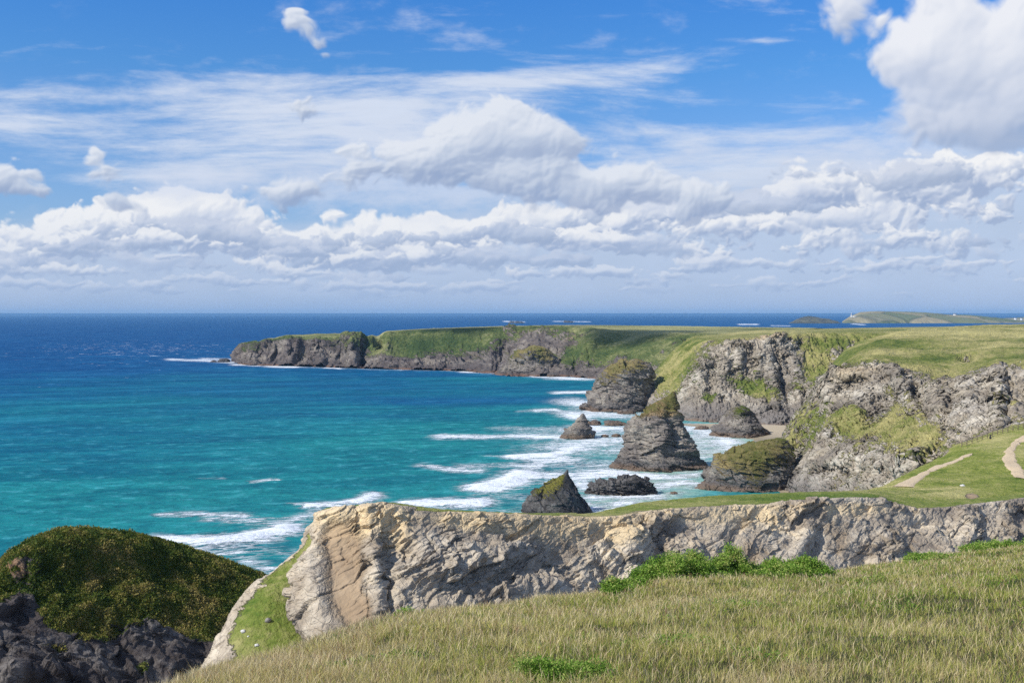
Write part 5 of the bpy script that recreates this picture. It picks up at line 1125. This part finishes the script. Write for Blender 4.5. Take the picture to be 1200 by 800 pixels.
# ------------------------------------------------------------------ hillside details
hillB = bvh(hillP[::2, ::2])
m_path, n = new_mat('sandy_path'); Pp = E(n, n.node('ShaderNodeNewGeometry').outputs['Position']); f = n.noise(Pp, .9, 6, .65); f2 = n.noise(Pp, 5, 4, .6)
finish(n, n.mix(f, (.46, .35, .22), (.66, .53, .36)), .95, f + f2 * .5, .8, .25, spec=.1)
def path(name, A_, B_, nm=60):
    """trodden path laid on the turf between two edge lines"""
    a = np.array(A_, float); b = np.array(B_, float)
    s = np.linspace(0, 1, nm)
    def ev(q):
        k = np.concatenate([[0], np.cumsum(np.hypot(*np.diff(q, axis=0).T))]); k /= k[-1]; return np.stack([np.interp(s, k, q[:, 0]), np.interp(s, k, q[:, 1])], -1)
    a, b = ev(a), ev(b); rows = []
    rs = np.random.RandomState(4); ja = np.convolve(rs.normal(size=nm) * 3.6, np.ones(3) / 3, 'same'); jb = np.convolve(rs.normal(size=nm) * 3.6, np.ones(3) / 3, 'same')
    for i in range(nm):
        w = b[i] - a[i]; r = []
        for f in np.linspace(0, 1, 9):
            q = a[i] + w * f + np.array([ja[i] * (1 - f) + jb[i] * f, 0]) * .5
            h, _ = hit(hillB, q[0], q[1])
            if h is None: h, _ = hit(hillB, q[0] - 3, q[1] + 3)
            if h is None: r.append(rows[-1][len(r)] if rows else (0, 0, 0)); continue
            g = drop(hillB, h.x, h.y) or h
            r.append((h.x, h.y, g.z + .07 + .05 * math.sin(math.pi * f) - (.3 if f in (0, 1) else 0)))
        rows.append(r)
    P = np.array(rows); return tag(mesh_np(name, P, gridq(*P.shape[:2]), m_path), kind='structure')
path('path', [(1043, 570), (1072, 557), (1094, 546), (1113, 541), (1130, 533), (1139, 531)], [(1072, 571), (1080, 562), (1090, 555), (1104, 548), (1122, 541), (1139, 533)])
path('path', [(1203, 508), (1188, 515), (1176, 529), (1172, 539), (1179, 549), (1187, 559)], [(1207, 514), (1192, 523), (1189, 530), (1193, 541), (1202, 552), (1206, 562)], 70)
# post and rail fence along the hillside edge
fe = []
fpx = [1127 + 6.0 * i for i in range(17)]
fpts = []
for x_ in fpx:
    y_ = np.interp(x_, [1122, 1143, 1166, 1200, 1240], [525, 517, 509.5, 501, 493]) + 0.5
    h, _ = hit(hillB, x_, y_)
    if h is not None: fpts.append(h)
if len(fpts) > 2:
    org = fpts[0]; fr = empty('fence', tuple(org)); tag(fr, 'weathered wooden post and rail fence along the grassy cliff edge at right', 'fence')
    post0 = boxes('post', [(-.07, -.07, -.3, .07, .07, 1.25)], m_wood, fr)
    bv = post0.modifiers.new('b', 'BEVEL'); bv.width = .015
    for i, p_ in enumerate(fpts):
        q = post0 if i == 0 else post0.copy()
        if i: COL.objects.link(q); q.parent = fr
        q.location = Vector(p_) - Vector(org)
    for z_ in (.5, .85, 1.15):
        V = []; 
        for p_ in fpts:
            b_ = Vector(p_) - Vector(org)
            V += [(b_.x - .0, b_.y - .1, b_.z + z_ - .045), (b_.x, b_.y - .1, b_.z + z_ + .045), (b_.x, b_.y - .06, b_.z + z_ + .045), (b_.x, b_.y - .06, b_.z + z_ - .045)]
        k = len(fpts); mesh_np('rail', V, gridq(k, 4, wrap=True), m_wood, fr, smooth=False)
def stone(px, py, r, lab, B=hillB, seed=0, mat=None, group=None):
    h, _ = hit(B, px, py)
    if h is None: print('no hit', px, py); return
    th = np.linspace(0, 2 * np.pi, 14, endpoint=False); ph = np.linspace(.02, math.pi - .02, 9)
    P = np.stack([np.stack([np.sin(a) * np.cos(th), np.sin(a) * np.sin(th), np.full(14, np.cos(a))], -1) for a in ph])
    P = P * (1 + .35 * perlin(P * 1.3 + seed)[..., None] + .15 * (worley(P * 1.5 + seed, 2)[..., None] - .5)) * np.array(r)
    o = mesh_np('boulder', P, gridq(9, 14, wrap=True), mat or m_stone, smooth=False); o.location = (h.x, h.y, h.z + r[2] * .35); return tag(o, lab, 'boulder', group)
stone(1128, 569.5, (.42, .3, .22), 'white boulder lying on the green turf below the sandy path', seed=1)
spurB = bvh(spurP[::2, ::2])
stone(285, 740, (.27, .22, .18), 'larger white boulder upper left on the turf spur', spurB, 2, group='boulders on the turf spur'); stone(301, 756, (.22, .18, .14), 'white boulder lowest on the turf spur', spurB, 3, group='boulders on the turf spur')
stone(291, 745.5, (.11, .10, .08), 'smallest white boulder between two larger ones on the turf spur', spurB, 4, group='boulders on the turf spur'); stone(314, 727.5, (.3, .25, .25), 'grey boulder highest on the turf spur', spurB, 5, simple_mat('grey_stone', (.25, .23, .2)), group='boulders on the turf spur')
# gorse-like scatter on the knoll
def knoll_plants():
    rs = np.random.RandomState(9); n = 330000
    nn, mm = knP.shape[:2]
    ii = rs.rand(n) * (nn - 60) + 20; jj = rs.rand(n) * (mm - 1)
    P0 = surf_sample(knP, ii, jj); px, py = proj(P0)
    v = knV[np.clip(ii.astype(int), 0, nn - 1), np.clip(jj.astype(int), 0, mm - 1)]
    cl = fbm(P0 / 2.2 + 4, 4, .6)
    ok = (v + cl * .5 > .55) & (px > -40) & (px < 330) & (py < 820) & (py > 600)
    P0 = P0[ok]; cl = cl[ok]; n = len(P0)
    P0 = P0 + rs.normal(size=(n, 3)) * np.array([.12, .12, .10])
    P0[:, 2] += np.clip(cl, -.1, 1) * 1.1 * rs.rand(n)
    V, Q = leaf_cloud(P0, 1.0, .9, 5, (.10, .24))
    big = fbm(P0 / 9 + 14, 3)
    tone = np.clip(.5 + cl * .9 + big * .9 + rs.normal(size=n) * .16, 0, 1)
    m = blade_mat('heath_leaves', [(0, (.035, .065, .010)), (.35, (.085, .125, .018)), (.65, (.19, .19, .035)), (1, (.34, .27, .09))], .25)
    tag(mesh_np('heath', V, Q, m, attrs=dict(tone=np.repeat(tone, 4), hgt=np.zeros(n * 4)), smooth=False), kind='stuff')
knoll_plants()
# dark dog on the turf
h, _ = hit(hillB, 1160.5, 514.2)
if h is not None:
    cr = empty('dog', (h.x, h.y, h.z)); tag(cr, 'small black dog sitting on the grass beside the fence', 'dog')
    th = np.linspace(0, 2 * np.pi, 16, endpoint=False)
    prof = [(.02, 0), (.20, .04), (.26, .16), (.24, .34), (.18, .55), (.13, .68), (.14, .76), (.15, .86), (.11, .95), (.02, 1.0)]
    P = np.stack([np.stack([r * np.cos(th) * .85 + (.06 if z > .7 else 0) + (.18 * np.exp(-((z - .82) / .07) ** 2)) * np.clip(np.cos(th), 0, 1) ** 3, r * np.sin(th) - .0, np.full(16, z)], -1) for r, z in prof])
    mesh_np('body', P, gridq(len(prof), 16, wrap=True), m_black, cr)

# ---- two low clouds out of the picture to the upper left; their shadows lie over the distant headland
def cloud(tx, ty, hz, rx, ry, rz, seed):
    c = Vector((tx, ty, 30)) + SUN_DIR * ((hz - 30) / SUN_DIR.z)
    th = np.linspace(0, 2 * np.pi, 90, endpoint=False); ph = np.linspace(.02, math.pi - .02, 46)
    D = np.stack([np.stack([np.sin(a) * np.cos(th), np.sin(a) * np.sin(th), np.full(90, np.cos(a))], -1) for a in ph])
    r = 1 + .55 * fbm(D * 1.6 + seed, 5, .6, 2) + .3 * fbm(D * 1.0 + seed, 3)
    P = D * r[..., None] * np.array([rx, ry, rz]); P[..., 2] = np.where(P[..., 2] < 0, P[..., 2] * .4, P[..., 2])
    m, n = new_mat('cloud_vapour')
    d = n.node('ShaderNodeBsdfDiffuse'); d.inputs[0].default_value = (.9, .9, .9, 1)
    tl = n.node('ShaderNodeBsdfTranslucent'); tl.inputs[0].default_value = (.8, .82, .85, 1)
    mx = n.node('ShaderNodeMixShader'); mx.inputs[0].default_value = .15; n.L.new(d.outputs[0], mx.inputs[1]); n.L.new(tl.outputs[0], mx.inputs[2])
    tp = n.node('ShaderNodeBsdfTransparent'); m2 = n.node('ShaderNodeMixShader')
    o_ = n.coord('Object'); q = n.v('MULTIPLY', o_, (1 / rx, 1 / ry, 0)); e = n.v('LENGTH', q)
    n.put(m2.inputs[0], n.ss(e + (n.noise(o_, .02, 5, .6) - .5) * .9, .95, .40, 0, .96)); n.L.new(tp.outputs[0], m2.inputs[1]); n.L.new(mx.outputs[0], m2.inputs[2])
    o = n.node('ShaderNodeOutputMaterial'); n.L.new(m2.outputs[0], o.inputs[0])
    ob = mesh_np('cloud', P, gridq(46, 90, wrap=True), m); ob.location = c; tag(ob, kind='stuff')
cloud(-5, 1760, 760, 160, 135, 50, 2.0)
cloud(190, 1480, 760, 85, 105, 45, 6.0)
# ---- sea air
hm = bpy.data.materials.new('sea_air'); hm.use_nodes = True; hm.node_tree.nodes.clear(); n = NS(hm.node_tree)
pv = n.node('ShaderNodeVolumePrincipled'); pv.inputs['Color'].default_value = (.36, .66, 1, 1); pv.inputs['Density'].default_value = HAZE; pv.inputs['Anisotropy'].default_value = .0
o = n.node('ShaderNodeOutputMaterial'); n.L.new(pv.outputs[0], o.inputs[1])
hb = boxes('haze', [(-40000, -400, -8, 40000, 36000, 150)], hm); tag(hb, kind='stuff')
print('script', time.time() - T0)
